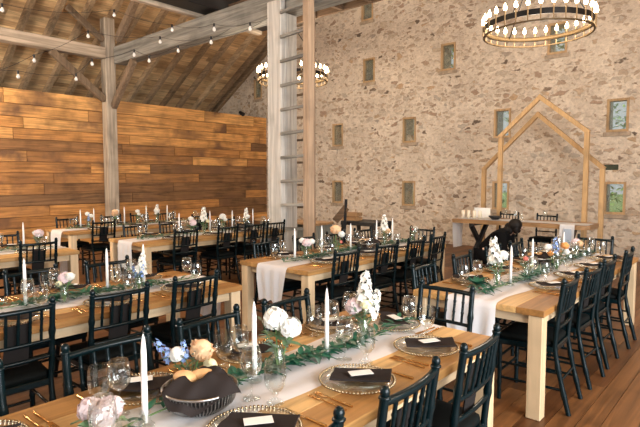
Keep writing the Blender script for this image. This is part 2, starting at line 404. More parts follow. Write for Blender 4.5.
# stone wall with real window openings
WW, WH = .40, .66
wins = []
for X in (-2.43, -4.77, -7.24, -9.66): wins += [(X, 1.235), (X, 2.89)]
for X in (-3.62, -6.16, -8.55, -10.85, -13.12): wins.append((X, 4.6))
wins.append((-8.62, 6.28))
wins.sort()
xs = sorted({-17.0, 5.5} | {round(X + s * WW / 2, 3) for X, _ in wins for s in (-1, 1)})
zs = sorted({0.0, 10.5} | {round(Z + s * WH / 2, 3) for _, Z in wins for s in (-1, 1)})
def hole(xa, xb, za, zb):
    cx, cz = (xa + xb) / 2, (za + zb) / 2
    return any(abs(cx - X) < WW / 2 - .001 and abs(cz - Z) < WH / 2 - .001 for X, Z in wins)
b = MB(); TH = .55
for i in range(len(xs) - 1):
    for j in range(len(zs) - 1):
        xa, xb, za, zb = xs[i], xs[i + 1], zs[j], zs[j + 1]
        if hole(xa, xb, za, zb): continue
        b.add([(xa, YS, za), (xb, YS, za), (xb, YS, zb), (xa, YS, zb)], [(0, 1, 2, 3)])
        b.add([(xa, YS + TH, za), (xb, YS + TH, za), (xb, YS + TH, zb), (xa, YS + TH, zb)], [(3, 2, 1, 0)])
for X, Z in wins:
    a0, a1, c0, c1 = X - WW / 2, X + WW / 2, Z - WH / 2, Z + WH / 2
    y0, y1 = YS, YS + TH
    b.add([(a0, y0, c0), (a1, y0, c0), (a1, y1, c0), (a0, y1, c0)], [(0, 1, 2, 3)])
    b.add([(a0, y0, c1), (a1, y0, c1), (a1, y1, c1), (a0, y1, c1)], [(3, 2, 1, 0)])
    b.add([(a0, y0, c0), (a0, y1, c0), (a0, y1, c1), (a0, y0, c1)], [(0, 1, 2, 3)])
    b.add([(a1, y0, c0), (a1, y1, c0), (a1, y1, c1), (a1, y0, c1)], [(3, 2, 1, 0)])
tag(b.build('wall_back', M['stone']), 'tall rubble stone gable wall with small slit windows', 'wall', kind='structure')
for n, (X, Z) in enumerate(wins):
    fr = MB(); t = .045; a0, a1, c0, c1 = X - WW / 2 + .002, X + WW / 2 - .002, Z - WH / 2 + .002, Z + WH / 2 - .002
    y0, y1 = YS - .012, YS + .10
    fr.tint = R.random()
    fr.box(a0, a0 + t, y0, y1, c0, c1); fr.box(a1 - t, a1, y0, y1, c0, c1)
    fr.box(a0 + t, a1 - t, y0, y1, c1 - t, c1); fr.box(a0 + t, a1 - t, y0, y1, c0, c0 + t)
    w = tag(fr.build('window_%d' % (n + 1), M['winframe']), 'small wooden framed slit window set in the stone wall', 'window', kind='structure')
    p = MB(); p.box(a0 + t, a1 - t, YS + .05, YS + .056, c0 + t, c1 - t); p.build('pane', M['pane'], w)
    sl = MB(); sl.box(a0 - .05, a1 + .05, YS - .03, YS + .0, c0 - .09, c0 - .004, bev=.01); sl.build('sill', M['sill'], w)
nb = MB(); nb.box(-2.66, -2.38, YS - .012, YS + .05, 1.80, 1.91, bev=.01)  # flat dark block, its colour stands for a shaded recess
tag(nb.build('recess_shade', M['niche']), 'dark greenish flat stone set above the lowest right window', 'stone')

# timber partition wall on the left
b = MB(); y_end = YS - .005; z = 0; rows = [.25] * 12 + [.28, .33]
for ri, h in enumerate(rows):
    y = -2.0 - R.random() * 3
    while y < y_end:
        l = R.choice((1.8, 2.4, 3.2, 4.0, 4.8)) * R.uniform(.85, 1.1)
        b.tint = min(1, max(0, R.gauss(.62, .22))) if ri < 13 else R.uniform(.7, .95)
        if R.random() < .12 and ri < 12: b.tint = R.uniform(0, .12)
        d = R.uniform(0, .012)
        e = min(y + l - .010, y_end)
        if e > -5: b.box(XW - .06, XW + d, y, e, z + .012, z + h)
        y += l
    z += h
WOODTOP = z
b.tint = 0.0; b.box(XW - .09, XW - .06, -5, y_end, 0, z - .05)
tag(b.build('wall_left', M['barn']), 'partition wall of wide reclaimed orange brown barn boards', 'wall', kind='structure')
b = MB(); b.box(-17.0, -16.6, -5, YS, 0, 3.5)  # unseen wall, added to stop sky light leaking in under the eaves
tag(b.build('wall_outer', M['stone']), 'low outer eaves wall behind the board partition', 'wall', kind='structure')

# roof: sheathing boards with rafters as parts
def rz(X): return 5.95 + .62 * (X + 12.52)
RX = -5.5
b = MB(); st = .17; n = 0; ln = math.hypot(1, .62); ux = 1 / ln; uz = .62 / ln
X = -16.9
while X < RX:
    y = -5 - R.random() * 2
    while y < YS:
        l = R.uniform(2, 4); b.tint = R.random(); e = min(y + l - .01, YS)
        xa, xb = X, X + st * ux - .006
        b.add([(xa, y, rz(xa)), (xb, y, rz(xb)), (xb, e, rz(xb)), (xa, e, rz(xa)),
               (xa, y, rz(xa) + .04), (xb, y, rz(xb) + .04), (xb, e, rz(xb) + .04), (xa, e, rz(xa) + .04)],
              [(3, 2, 1, 0), (4, 5, 6, 7), (0, 1, 5, 4), (1, 2, 6, 5), (2, 3, 7, 6), (3, 0, 4, 7)])
        y += l
    X += st * ux
b.tint = .5
zr = rz(RX)
b.add([(-17, -5, rz(-17) + .05), (RX, -5, zr + .05), (RX, YS, zr + .05), (-17, YS, rz(-17) + .05)], [(0, 1, 2, 3)])
b.add([(RX, -5, zr), (5, -5, zr - .62 * (5 - RX)), (5, YS, zr - .62 * (5 - RX)), (RX, YS, zr)], [(3, 2, 1, 0)])
ceil = tag(b.build('ceiling', M['roof']), 'sloping boarded barn roof seen from below', 'ceiling', kind='structure')
y = -3.9
while y < YS - .1:
    f = MB(); f.tint = R.random()
    xa, xb = -16.7, RX
    f.bar((xa, y, rz(xa) - .085), (xb, y, rz(xb) - .085), .11, .16)
    f.build('rafter', M['rafter'], ceil)
    y += .61
f = MB(); f.tint = .1; f.bar((-16.7, YS - .07, rz(-16.7) - .1), (RX, YS - .07, rz(RX) - .1), .13, .2); f.build('rafter', M['rafter'], ceil)

# ------------------------------------------------------------------ timber frame
def timber(name, a, c, w, h, mat, label, cat, tint=.5, up=(0, 0, 1)):
    m = MB(); m.tint = tint; m.bar(a, c, w, h, .012, up)
    return tag(m.build(name, mat), label, cat)
BY = 6.31
timber('timber_post', (-12.575, BY - .04, 0), (-12.575, BY - .04, rz(-12.6) - .34), .26, .26, M['post'], 'weathered tan timber post standing against the board wall', 'post', .5, (0, 1, 0))
timber('tie_beam', (-12.44, BY + .20, 4.67), (-4.0, BY + .20, 4.67), .32, .42, M['beam_x'], 'heavy grey tie beam running from the wall post to the ladder post', 'beam', .4)
timber('plate_beam', (-12.54, -4.5, 4.69), (-12.54, BY - .175, 4.69), .26, .27, M['beam_y'], 'pale timber beam running left from the wall post above the boards', 'beam', .6)
timber('brace', (-12.54, 4.9, 4.55), (-12.54, 6.14, 3.56), .13, .15, M['brace'], 'dark diagonal brace below the left beam beside the wall post', 'brace', .3)
timber('brace', (-12.44, BY, 3.40), (-11.4, BY, 4.39), .13, .15, M['brace'], 'diagonal brace between the wall post and the underside of the tie beam', 'brace', .6)
timber('brace', (-12.52, 5.28, 5.62), (-12.52, 6.13, 5.0), .11, .13, M['brace'], 'short upper brace at top left of the wall post', 'brace', .2)
timber('strut', (-12.15, BY, 4.99), (-10.85, BY, 6.05), .14, .16, M['brace'], 'roof strut rising from the tie beam beside the wall post', 'strut', .8)
timber('joist', (-8.98, 1.5, 4.98), (-8.98, 8.1, 4.98), .13, .18, M['beam_y'], 'pale joist crossing over the tie beam beside the black duct', 'beam', .8)
m = MB(); m.box(-8.9, -8.45, 1.5, 8.1, 4.96, 5.32, bev=.01)  # solid black box filling the dark stripe beside the joist
tag(m.build('duct', M['black']), 'flat black duct running above the tie beam', 'duct')
m = MB()
y = 6.72
while y < 8.1:
    m.tint = R.random(); m.box(-8.4, -4.2, y, y + .2, 5.07, 5.11); y += .205
m.tint = .2
for X in (-8.0, -7.3, -6.6, -5.9, -5.2): m.box(X, X + .08, 6.74, 8.08, 4.93, 5.07)
m.tint = .6; m.box(-8.4, -4.2, 8.06, 8.12, 4.93, 5.11)
tag(m.build('hay_loft', M['dark_wood']), 'dark brown plank loft behind the tie beam at top of the ladder', 'loft')

# ladder post, rail and rungs
lx0, lx1, ly0, ly1 = -6.735, -6.395, 6.28, 6.66
m = MB(); m.tint = .6; m.box(lx0, lx1, 6.225, 6.335, 0, 4.66, bev=.01); m.box(lx0, lx1, 6.337, 6.62, 0, 4.45, bev=.01)
tag(m.build('timber_post', M['white_post']), 'thick whitewashed timber post carrying the tie beam beside the ladder', 'post')
lad = empty('ladder', (-6.1, 6.35, 0), 0, 'wooden ladder fixed to the right of the whitewashed post', 'ladder')
m = MB(); m.tint = .5; m.box(.255, .39, -.17, -.03, 0, 6.0, bev=.008); m.build('rail', M['rail'], lad)
m = MB(); m.tint = .9; m.box(-.13, -.06, .42, .5, 0, 4.9, bev=.008); m.build('rail', M['brace'], lad)
for i in range(13):
    zz = .375 + i * .405
    m = MB(); m.tint = R.random(); m.bar((-.275, -.152, zz - .012), (.27, -.152, zz + .012), .045, .05, .006); m.build('rung', M['beam_x'], lad)
for i in range(13):
    zz = .3 + i * .405
    m = MB(); m.tint = R.random(); m.bar((-.62, .46, zz), (-.12, .46, zz), .04, .04, .006); m.build('rung', M['brace'], lad)

# spot lamp on the board wall
sl = empty('spot_lamp', (XW - .02, 10.65, WOODTOP), 0, 'small black spot lamp on top of the board wall', 'lamp')
m = MB(); m.lathe([(0, 0), (.05, 0), (.05, .02), (.012, .025), (.012, .06), (0, .06)], 10); m.build('base', M['black'], sl)
m = MB(); m.tube([(-.06, 0, .1), (.10, 0, .02)], [.05, .065], 12); m.build('head', M['black'], sl)

# ------------------------------------------------------------------ string lights
def px(x_, y_, Y):
    hx, hy = -math.sin(YAW), math.cos(YAW); rx, ry = math.cos(YAW), math.sin(YAW)
    a = (x_ - 320) / F; bb = -(y_ - 213.5) / F
    fz, fh, uz_, uh = -math.sin(PITCH), math.cos(PITCH), math.cos(PITCH), math.sin(PITCH)
    hh = fh + bb * uh; zz = fz + bb * uz_
    d = (rx * a + hx * hh, ry * a + hy * hh, zz); t = Y / d[1]
    return Vector((d[0] * t, Y, H + zz * t))
bm_ = MB(); bm_.lathe([(0, -.085), (.02, -.08), (.03, -.06), (.028, -.035), (.014, -.012), (.013, 0)], 10); bulb_me = bm_.mesh('bulb', M['clearbulb'])
bs_ = MB(); bs_.tube([(0, 0, -.005), (0, 0, .055)], .018, 8); sock_me = bs_.mesh('socket', M['black'])
strings = [([(-40, 2), (2, 6), (114, 12), (172, 27), (214, 26), (250, 25), (268, 20)], 'upper string of clear bulbs hanging in front of the roof'),
           ([(-30, 80), (34, 57), (88, 33), (160, 39), (211, 39), (262, 24)], 'middle string of clear bulbs crossing the tie beam'),
           ([(-30, 66), (18, 73), (76, 76), (92, 61), (134, 52), (149, 58), (178, 48), (230, 31)], 'lowest string of clear bulbs looping under the left beam')]
for pts, lab in strings:
    P3 = [px(x_, y_ - 2.2, 3.0 + min(max(x_, -20), 170) / 170 * 2.85) for x_, y_ in pts]
    so = tag(bpy.data.objects.new('string_lights', None), lab, 'string lights', 'string lights under the roof'); COL.objects.link(so)
    so.location = P3[0]
    path = []
    for i in range(len(P3) - 1):
        for k in range(6):
            t = k / 6; q = P3[i].lerp(P3[i + 1], t); q = q - Vector((0, 0, .10 * 4 * t * (1 - t) * min(1, (P3[i + 1] - P3[i]).length / 2))); path.append(q - P3[0])
    path.append(P3[-1] - P3[0])
    m = MB(); m.tube(path, .004, 5); m.build('cord', M['black'], so)
    for p in P3[1:-1]:
        o = bpy.data.objects.new('bulb', bulb_me); COL.objects.link(o); o.parent = so; o.location = p - P3[0] - Vector((0, 0, .05))
        o2 = bpy.data.objects.new('socket', sock_me); COL.objects.link(o2); o2.parent = o; 
        o2.location = (0, 0, -.0)

# ------------------------------------------------------------------ chandeliers
def chandelier(loc, D, label, ht=1.0, ch=3.2):
    root = empty('chandelier', loc, 0, label, 'chandelier', 'round candle chandeliers')
    r = D / 2
    m = MB(); m.lathe([(r, -.035), (r + .012, -.035), (r + .012, .035), (r, .035), (r, -.035)], 72, smooth=False); m.build('ring', M['iron'], root)
    m = MB(); m.lathe([(r - .004, -.03), (r - .004, .028), (r - .008, .028), (r - .008, -.03), (r - .004, -.03)], 72); m.build('inner_band', M['ringgold'], root)
    m = MB()
    m.lathe([(r - .012, -.115), (r + .012, -.115), (r + .012, -.098), (r - .012, -.098), (r - .012, -.115)], 72, smooth=False); m.build('lower_ring', M['ringgold'], root)
    for k in range(3):
        a = 2 * PI * k / 3 + .4
        m = MB(); m.tube([(r * math.cos(a), r * math.sin(a), 0), (.03 * math.cos(a), .03 * math.sin(a), ht)], .009, 6); m.build('hanger_rod', M['iron'], root)
    m = MB(); m.tube([(0, 0, ht), (0, 0, ht + ch)], .012, 6); m.build('chain', M['iron'], root)
    sm_ = MB(); sm_.tube([(0, 0, -.10), (0, 0, .085)], .010, 8); sme = sm_.mesh('sleeve', M['sleeve'])
    bb_ = MB(); bb_.lathe([(.008, 0), (.022, .016), (.026, .036), (.017, .064), (0.001, .1)], 10); bme = bb_.mesh('bulb', M['bulb'])
    n = 30
    for k in range(n):
        a = 2 * PI * (k + .3) / n
        o = bpy.data.objects.new('candle_sleeve', sme); COL.objects.link(o); o.parent = root; o.location = ((r + .015) * math.cos(a), (r + .015) * math.sin(a), 0)
        q = bpy.data.objects.new('bulb', bme); COL.objects.link(q); q.parent = o; q.location = (0, 0, .085)
    return root
ch_lights = []
for loc, lab, ch in (((-2.56, 7.41, 3.72), 'large round candle chandelier at top right before the stone wall', 3.6),
                    ((-7.52, 7.66, 3.70), 'round candle chandelier partly hidden behind the ladder post', .225),
                                    ((-7.49, -1.2, 3.8), 'round candle chandelier hanging past the left edge, outside the picture', 3.5),  # unseen, added to brighten the left roof and board wall
                    ((-11.6, .4, 3.4), 'round candle chandelier near the board wall past the left edge, outside the picture', 1.4),  # also unseen, added for more light on the boards and rafters
                    ((2.6, 5.0, 3.85), 'added candle chandelier by the open right side, unseen, gives extra light', .35)):  # unseen extra fixture, added only for its light
    chandelier(loc, 1.40, lab, 1.0, ch); ch_lights.append(loc)

# ------------------------------------------------------------------ chairs
def make_chair(cloth_on):
    root = empty('chiavari_chair')
    sy = lambda z: -.185 - .055 * abs(z - .44) ** 1.3 / .4 if z > .44 else -.185 - .1 * ((.44 - z) / .44) ** 1.2
    m = MB(); N_ = 14
    # upholstered pad with rounded top edge, trapezoid plan
    def ring(z, g):
        pts = []
        for (cx, cy) in ((-.20 , .19), (.20, .19), (.175, -.18), (-.175, -.18)):
            pts.append((cx * g, cy * g, z))
        return pts
    vs = []; levels = [(.445, .97), (.462, 1.0), (.478, .98), (.488, .90), (.491, .6)]
    for z, g in levels:
        c = ring(z, g); out = []
        for i in range(4):
            p0, p1, p2 = Vector(c[i - 1]), Vector(c[i]), Vector(c[(i + 1) % 4])
            d0 = (p0 - p1).normalized() * .035; d1 = (p2 - p1).normalized() * .035
            out += [p1 + d0, p1 + (d0 + d1) * .3, p1 + d1]
        vs += out
    n = 12; fs = []
    for i in range(len(levels) - 1):
        for k in range(n): fs.append((i * n + k, i * n + (k + 1) % n, (i + 1) * n + (k + 1) % n, (i + 1) * n + k))
    fs.append(tuple(range((len(levels) - 1) * n, len(levels) * n)))
    fs.append(tuple(range(n))[::-1])
    m.add(vs, fs, True); m.build('seat', M['seat'], root)
    m = MB()
    c = [(-.195, .185), (.195, .185), (.17, -.18), (-.17, -.18)]
    for i in range(4):
        a, d = c[i], c[(i + 1) % 4]; m.bar((a[0], a[1], .425), (d[0], d[1], .425), .03, .04, .006)
    m.build('seat_frame', M['chair'], root)
    def turned(pts, r, rings):
        P = [Vector(p) for p in pts]; out = []; rad = []
        L = len(P) - 1
        for i in range(25):
            t = i / 24 * L; k = min(int(t), L - 1); q = P[k].lerp(P[k + 1], t - k); out.append(q)
            f = i / 24; rr = r * (1 - .0 * f)
            for g in rings:
                if abs(f - g) < .022: rr = r * 1.28
            rad.append(rr)
        mm = MB(); mm.tube(out, rad, 8); return mm
    for s in (-1, 1):
        turned([(s * .185, .175, 0), (s * .185, .175, .43)], .0155, (.3, .55, .8)).build('leg', M['chair'], root)
    for s in (-1, 1):
        zz = [0, .15, .3, .44, .55, .66, .77, .875]
        mm = turned([(s * (.17 + .008 * (z_ > .5)), sy(z_), z_) for z_ in zz], .0165, (.12, .3, .62, .8))
        mm.ball((s * .178, sy(.885), .897), .0175, 8, 6, (1, 1, 1.25)); mm.lathe([(.01, .872), (.021, .876), (.021, .882), (.01, .888)], 8, (s * .178, sy(.88), 0))
        mm.build('back_post', M['chair'], root)
    def rail(z, r, bow=.02):
        mm = MB(); mm.tube([(x_ * .178, sy(z) - bow * (1 - x_ * x_), z) for x_ in (-1, -.66, -.33, 0, .33, .66, 1)], r, 8); return mm
    rail(.862, .0145).build('top_rail', M['chair'], root)
    rail(.668, .011, .012).build('cross_rail', M['chair'], root)
    rail(.575, .011, .012).build('cross_rail', M['chair'], root)
    for k in range(5):
        x_ = (k - 2) / 3 
        bw = lambda z, b_: sy(z) - b_ * (1 - x_ * x_)
        turned([(x_ * .178, bw(.668, .012), .668), (x_ * .178, bw(.77, .018), .77), (x_ * .178, bw(.862, .02), .862)], .0085, (.33, .66)).build('spindle', M['chair'], root)
    for s in (-1, 1):
        for z in (.16, .27):
            mm = MB(); mm.tube([(s * .185, .175, z), (s * .17, sy(z), z)], .009, 6); mm.build('stretcher', M['chair'], root)
    for z in (.2, .31):
        mm = MB(); mm.tube([(-.185, .175, z), (.185, .175, z)], .009, 6); mm.build('stretcher', M['chair'], root)
    mm = MB(); mm.tube([(-.17, sy(.22), .22), (.17, sy(.22), .22)], .009, 6); mm.build('stretcher', M['chair'], root)
    if cloth_on:
        mm = MB()
        def fn(u, v, o=0):
            z = .785 - .235 * u; return Vector(((v - .5) * .125 + .003 * math.sin(u * 5), sy(z) + .008 + .004 * math.sin(v * 7) * u - o, z))
        mm.grid(lambda u, v: fn(u, v), 10, 6); mm.grid(lambda u, v: fn(u, 1 - v, -.006), 10, 6)
        mm.build('back_cloth', M['panel'], root)
    return root
chair_plain = make_chair(False); chair_cloth = make_chair(True)

# ------------------------------------------------------------------ tables
ORD = ['first', 'second', 'third', 'fourth', 'fifth']
TW = 1.0
TABLES = {
 'F':  dict(cx=-1.61, y0=-.32, y1=2.74, name='front table', lab='long honey wood banquet table nearest the camera'),
 'L':  dict(cx=-3.76, y0=-.32, y1=2.72, name='left table', lab='long wooden banquet table left of the front table'),
 'E':  dict(cx=-6.81, y0=-.32, y1=2.72, name='left-edge table', lab='wooden banquet table cut off at left edge below the board wall'),
 'R':  dict(cx=-1.61, y0=3.49, y1=6.60, name='right table', lab='long wooden banquet table on the right with white runner over its end'),
 'M':  dict(cx=-3.76, y0=3.52, y1=6.22, name='middle table', lab='long wooden banquet table in the middle before the ladder post'),
 'B':  dict(cx=-6.74, y0=3.54, y1=6.16, name='back table', lab='wooden banquet table left of the ladder post'),
 'W':  dict(cx=-8.95, y0=3.50, y1=6.56, name='board-wall table', lab='farthest wooden banquet table near the wall post'),
}
TZ = .76
def make_table(k, t):
    root = empty('banquet_table', (t['cx'], t['y0'], 0), 0, t['lab'], 'table', 'banquet tables')
    L = t['y1'] - t['y0']
    m = MB(); w = [.17, .21, .2, .23, .19]; x_ = -TW / 2
    order = [.25, .85, .45, .95, .3] if k in 'F' else [R.random() for _ in range(5)]
    for i, q in enumerate(w):
        m.tint = order[i]; m.box(x_ + (.0015 if i else 0), x_ + q, 0, L, TZ - .045, TZ - R.uniform(0, .0006), bev=.003); x_ += q
    m.build('tabletop', M['top'], root)
    for sx in (-1, 1):
        for y_ in (.012, L - .107):
            m = MB(); m.tint = R.random(); xc = sx * (TW / 2 - .060)
            m.box(xc - .048, xc + .048, y_, y_ + .095, 0, TZ - .046, bev=.004); m.build('leg', M['pine'], root)
    for sx in (-1, 1):
        m = MB(); m.tint = R.random(); xc = sx * (TW / 2 - .055); m.box(xc - .015, xc + .015, .109, L - .109, TZ - .115, TZ - .046); m.build('apron', M['pine_y'], root)
    for y_ in (.06, L - .09):
        m = MB(); m.tint = R.random(); m.box(-TW / 2 + .11, TW / 2 - .11, y_, y_ + .03, TZ - .115, TZ - .046); m.build('apron', M['pine_x'], root)
    # runner: a gauze strip lying along the top and falling over both ends
    hang = {'R': .40, 'M': .36}.get(k, .38); h2 = .22 if k in 'FRM' else hang; tot = L + hang + h2; ph = R.random() * 6
    def fn(u, v):
        s = u * tot - hang; w_ = .195 + .012 * math.sin(s * 4 + ph) + .01 * math.sin(s * 9.3 + ph * 2)
        lx = (v - .5) * 2 * w_ + .012 * math.sin(s * 2.2 + ph)
        fold = .5 + .5 * math.sin(v * 19 + 1.3 * math.sin(s * 3 + ph) + ph)
        e = .022
        if s < 0:
            d = -s; a = min(1, d / .06); return Vector((lx * (1 - .12 * d / hang), -e * math.sin(a * PI / 2) - .016 * fold * min(1, d / .15), TZ + .005 - max(0, d - .01) - .02 * fold * (d / hang) ))
        if s > L:
            d = s - L; a = min(1, d / .06); return Vector((lx * (1 - .12 * d / hang), L + e * math.sin(a * PI / 2) + .016 * fold * min(1, d / .15), TZ + .005 - max(0, d - .01)))
        return Vector((lx, s, TZ + .003 + .005 * fold))
    m = MB(); m.grid(fn, 110, 26)
    o = m.build('table_runner', M['runner']); o.location = (t['cx'], t['y0'], 0)
    tag(o, 'white gauze runner lying along the %s' % t['name'], 'table runner', 'white gauze runners')
for k, t in TABLES.items(): make_table(k, t)

# ------------------------------------------------------------------ place-setting prototypes
def proto_plate():
    root = empty('charger_plate')
    m = MB(); m.lathe([(.0005, .004), (.10, .004), (.115, .010), (.155, .014), (.155, .011), (.112, .006), (.10, .0), (.0005, .0)], 40); m.build('plate', M['plate'], root)
    m = MB()
    for k in range(66):
        a = 2 * PI * k / 66; m.ball((.16 * math.cos(a), .16 * math.sin(a), .0135), .0068, 6, 4)
    m.build('beaded_rim', M['bronze'], root)
    return root
def proto_napkin():
    m = MB()
    def fn(u, v, o=0):
        x_ = (u - .5) * .25; y_ = (v - .5) * .13
        return Vector((x_ + .02 * (v - .5), y_ + .012 * math.sin(u * 4), .020 + .012 * abs(2 * u - 1) ** 2 + .004 * math.sin(v * 6 + u * 3) + o))
    m.grid(lambda u, v: fn(u, v, .008), 14, 8); m.grid(lambda u, v: fn(u, 1 - v, 0), 14, 8)
    m.grid(lambda u, v: fn(u, 0, .008 * (1 - v)), 14, 1); m.grid(lambda u, v: fn(u, 1, .008 * v), 14, 1)
    m.grid(lambda u, v: fn(0, u, .008 * v), 8, 1); m.grid(lambda u, v: fn(1, u, .008 * (1 - v)), 8, 1)
    return m.build('napkin', M['napkin'])
def proto_card():
    m = MB(); m.box(-.05, .05, -.026, .026, .0305, .032); return m.build('place_card', M['card'])
def proto_fork():
    m = MB()
    m.tube([(0, -.10, .004), (0, -.02, .005), (0, .03, .006)], [.0052, .0035, .0035], 6)
    m.box(-.011, .011, .03, .052, .004, .0065, bev=.001)
    for i in range(4): m.box(-.011 + i * .0063, -.0078 + i * .0063, .052, .092, .0045, .0065)
    return m.build('fork', M['gold'])
def proto_knife():
    m = MB(); m.tube([(0, -.11, .005), (0, -.01, .005)], [.0062, .0045], 6); m.box(-.008, .006, -.01, .105, .004, .006, bev=.0009)
    return m.build('knife', M['gold'])
def proto_wine():
    root = empty('wine_glass')
    m = MB(); m.lathe([(.0005, .002), (.036, .002), (.034, .005), (.006, .009), (.004, .02), (.004, .085), (.008, .095)], 18); m.build('stem', M['glass'], root)
    m = MB(); m.lathe([(.002, .092), (.02, .098), (.037, .118), (.042, .143), (.039, .175), (.033, .205), (.0335, .206), (.040, .175), (.0435, .143), (.038, .117), (.02, .096)], 22); m.build('bowl', M['glass'], root)
    return root
def proto_goblet():
    root = empty('water_goblet')
    m = MB(); m.lathe([(.0005, .002), (.035, .002), (.033, .008), (.012, .014), (.010, .03), (.014, .04), (.009, .05)], 18); m.build('stem', M['glass'], root)
    m = MB(); m.lathe([(.002, .048), (.025, .055), (.038, .075), (.042, .105), (.041, .135), (.0385, .165), (.040, .166), (.0435, .135), (.0445, .105), (.040, .073), (.026, .052)], 16, smooth=False); m.build('bowl', M['glass'], root)
    return root
PL, NP, CD, FK, KN, WG, GB = proto_plate(), proto_napkin(), proto_card(), proto_fork(), proto_knife(), proto_wine(), proto_goblet()

def setting(k, sx, sy_, rz_, where, cutlery):
    """rz_: rotation taking local +Y to the direction from the chair to the table"""
    c, s = math.cos(rz_), math.sin(rz_)
    g = lambda a, b_: (sx + a * c - b_ * s, sy_ + a * s + b_ * c)
    def put(pr, a, b_, z, r, nm, cat, grp):
        x_, y_ = g(a, b_); place(pr, (x_, y_, z), rz_ + r, nm + ', ' + where, cat, grp)
    put(PL, 0, 0, TZ + .009, 0, 'beaded glass charger', 'charger plate', 'beaded glass chargers')
    j = R.uniform(-.12, .12)
    put(NP, 0.005, -.02, TZ + .009, -.8 + j, 'folded charcoal napkin', 'napkin', 'charcoal napkins on the chargers')
    put(CD, 0.0, -.02, TZ + .0215, -.5 + j, 'white place card', 'place card', 'place cards on the napkins')
    fo = -.07 if 'far side' in where else 0
    put(WG, .17 + R.uniform(-.01, .01), .205 + fo, TZ + .009, R.random(), 'tall wine glass', 'wine glass', 'wine glasses')
    put(GB, .20 + R.uniform(-.01, .01), .105 + fo, TZ + .009, R.random(), 'water goblet', 'goblet', 'water goblets')
    if cutlery:
        put(FK, -.20, -.03, TZ + .001, R.uniform(-.05, .05), 'inner gold fork', 'fork', 'gold forks')
        put(FK, -.235, -.03, TZ + .001, R.uniform(-.05, .05), 'outer gold fork', 'fork', 'gold forks')
        put(KN, .195, -.05, TZ + .001, R.uniform(-.04, .04), 'gold knife', 'knife', 'gold knives')

CH_LAB = 'dark green chair'
PLATES = {'F': ([2.30, 1.72, 1.14, .54], [2.27, 1.64, 1.06, .46]), 'L': ([2.28, 1.68, 1.07, .46],) * 2, 'E': ([2.24, 1.64, 1.04],) * 2,
          'R': ([6.09, 5.49, 4.87, 4.26], [6.03, 5.42, 4.75, 4.09]), 'M': ([5.9, 5.30, 4.72, 4.0],) * 2, 'B': ([5.85, 5.4, 4.8, 4.1],) * 2, 'W': ([6.0, 5.4, 4.8, 4.05],) * 2}
CHAIRS = {'F': ([2.15, 1.56, .98, .4], [2.15, 1.60, 1.05, .45]), 'L': ([2.18, 1.60, 1.0, .4], [2.1, 1.50, .9, .3]), 'E': ([2.23, 1.63, 1.03], [2.2, 1.6, 1.0]),
          'R': ([5.77, 5.06, 4.50, 3.89], [5.8, 5.15, 4.47, 3.76]), 'M': ([5.79, 5.26, 4.70, 3.96], [5.8, 5.2, 4.6, 3.95]), 'B': ([5.85, 5.4, 4.84, 4.11], [5.75, 5.2, 4.6, 4.0]), 'W': ([5.9, 5.3, 4.7, 4.02], [5.9, 5.3, 4.7, 3.9])}
CS = 1.04
for k in TABLES:
    t = TABLES[k]; nm = t['name']
    for si, (side, sg) in enumerate((('camera side', 1), ('far side', -1))):
        for i in range(len(PLATES[k][si])):
            rz_ = PI / 2 if sg > 0 else -PI / 2          # local +Y points to the table centre line
            where = '%s, %s, %s seat from stone-wall end' % (nm, side, ORD[i])
            px_ = t['cx'] + sg * (TW / 2 - .20); y_ = PLATES[k][si][i]
            if seen(px_, y_, .8): setting(k, px_, y_, rz_, where, k in 'FLRM')
            cx_ = t['cx'] + sg * (TW / 2 - ({'F': .09, 'L': .115, 'R': .19}.get(k, .13) if sg > 0 else .18)) + R.uniform(-.012, .012); y_ = CHAIRS[k][si][i]
            if k == 'W' and sg > 0 and i in (1, 2): continue
            if not seen(cx_ + sg * .25, y_, .9, 90, 150): continue
            place(chair_cloth if sg > 0 else chair_plain, (cx_, y_, 0), rz_ + R.uniform(-.05, .05),
                  CH_LAB + ', ' + where, 'chair', 'chiavari chairs at the banquet tables', scale=CS)
    if k in 'FRM':
        ye = t['y1']
        place(chair_plain, (t['cx'], ye + (.10 if k == 'F' else .0), 0), PI, CH_LAB + ' with its back to the stone wall, end of the ' + nm, 'chair', 'chiavari chairs at the banquet tables', scale=CS)
        if k in 'FR': setting(k, t['cx'] - .06, ye - .2, PI, nm + ', at its stone-wall end', True)

# ------------------------------------------------------------------ candles, vases, flowers, greenery
def proto_candle():
    root = empty('taper_candle')
    m = MB(); m.lathe([(.0005, 0), (.0112, 0), (.0108, .12), (.0098, .26), (.006, .30), (.0008, .32)], 12); m.build('wax', M['candle'], root)
    m = MB(); m.tube([(0, 0, .315), (0, .001, .332)], .0014, 5); m.build('wick', M['wick'], root)
    return root
def proto_holder():
    m = MB(); m.lathe([(.0005, .0), (.033, .0), (.034, .014), (.02, .024), (.0185, .05), (.021, .056), (.0135, .056), (.0125, .024), (.0005, .02)], 16, smooth=False); return m.build('candle_holder', M['glass'])
CN, HD = proto_candle(), proto_holder()
CY = {'F': [(.90, .0), (1.43, -.03), (1.87, .0)], 'L': [(1.25, 0), (1.83, -.02), (2.11, .02)], 'E': [(2.27, 0), (1.75, 0)],
      'R': [(4.12, .03), (4.70, 0), (5.50, .03)], 'M': [(3.85, 0), (4.28, 0), (4.80, 0), (5.33, .0), (5.72, -.02)],
      'B': [(4.39, .02), (4.97, 0), (5.42, 0), (5.87, 0)], 'W': [(3.89, 0), (4.17, -.1), (4.69, 0), (5.13, 0), (5.58, 0)]}
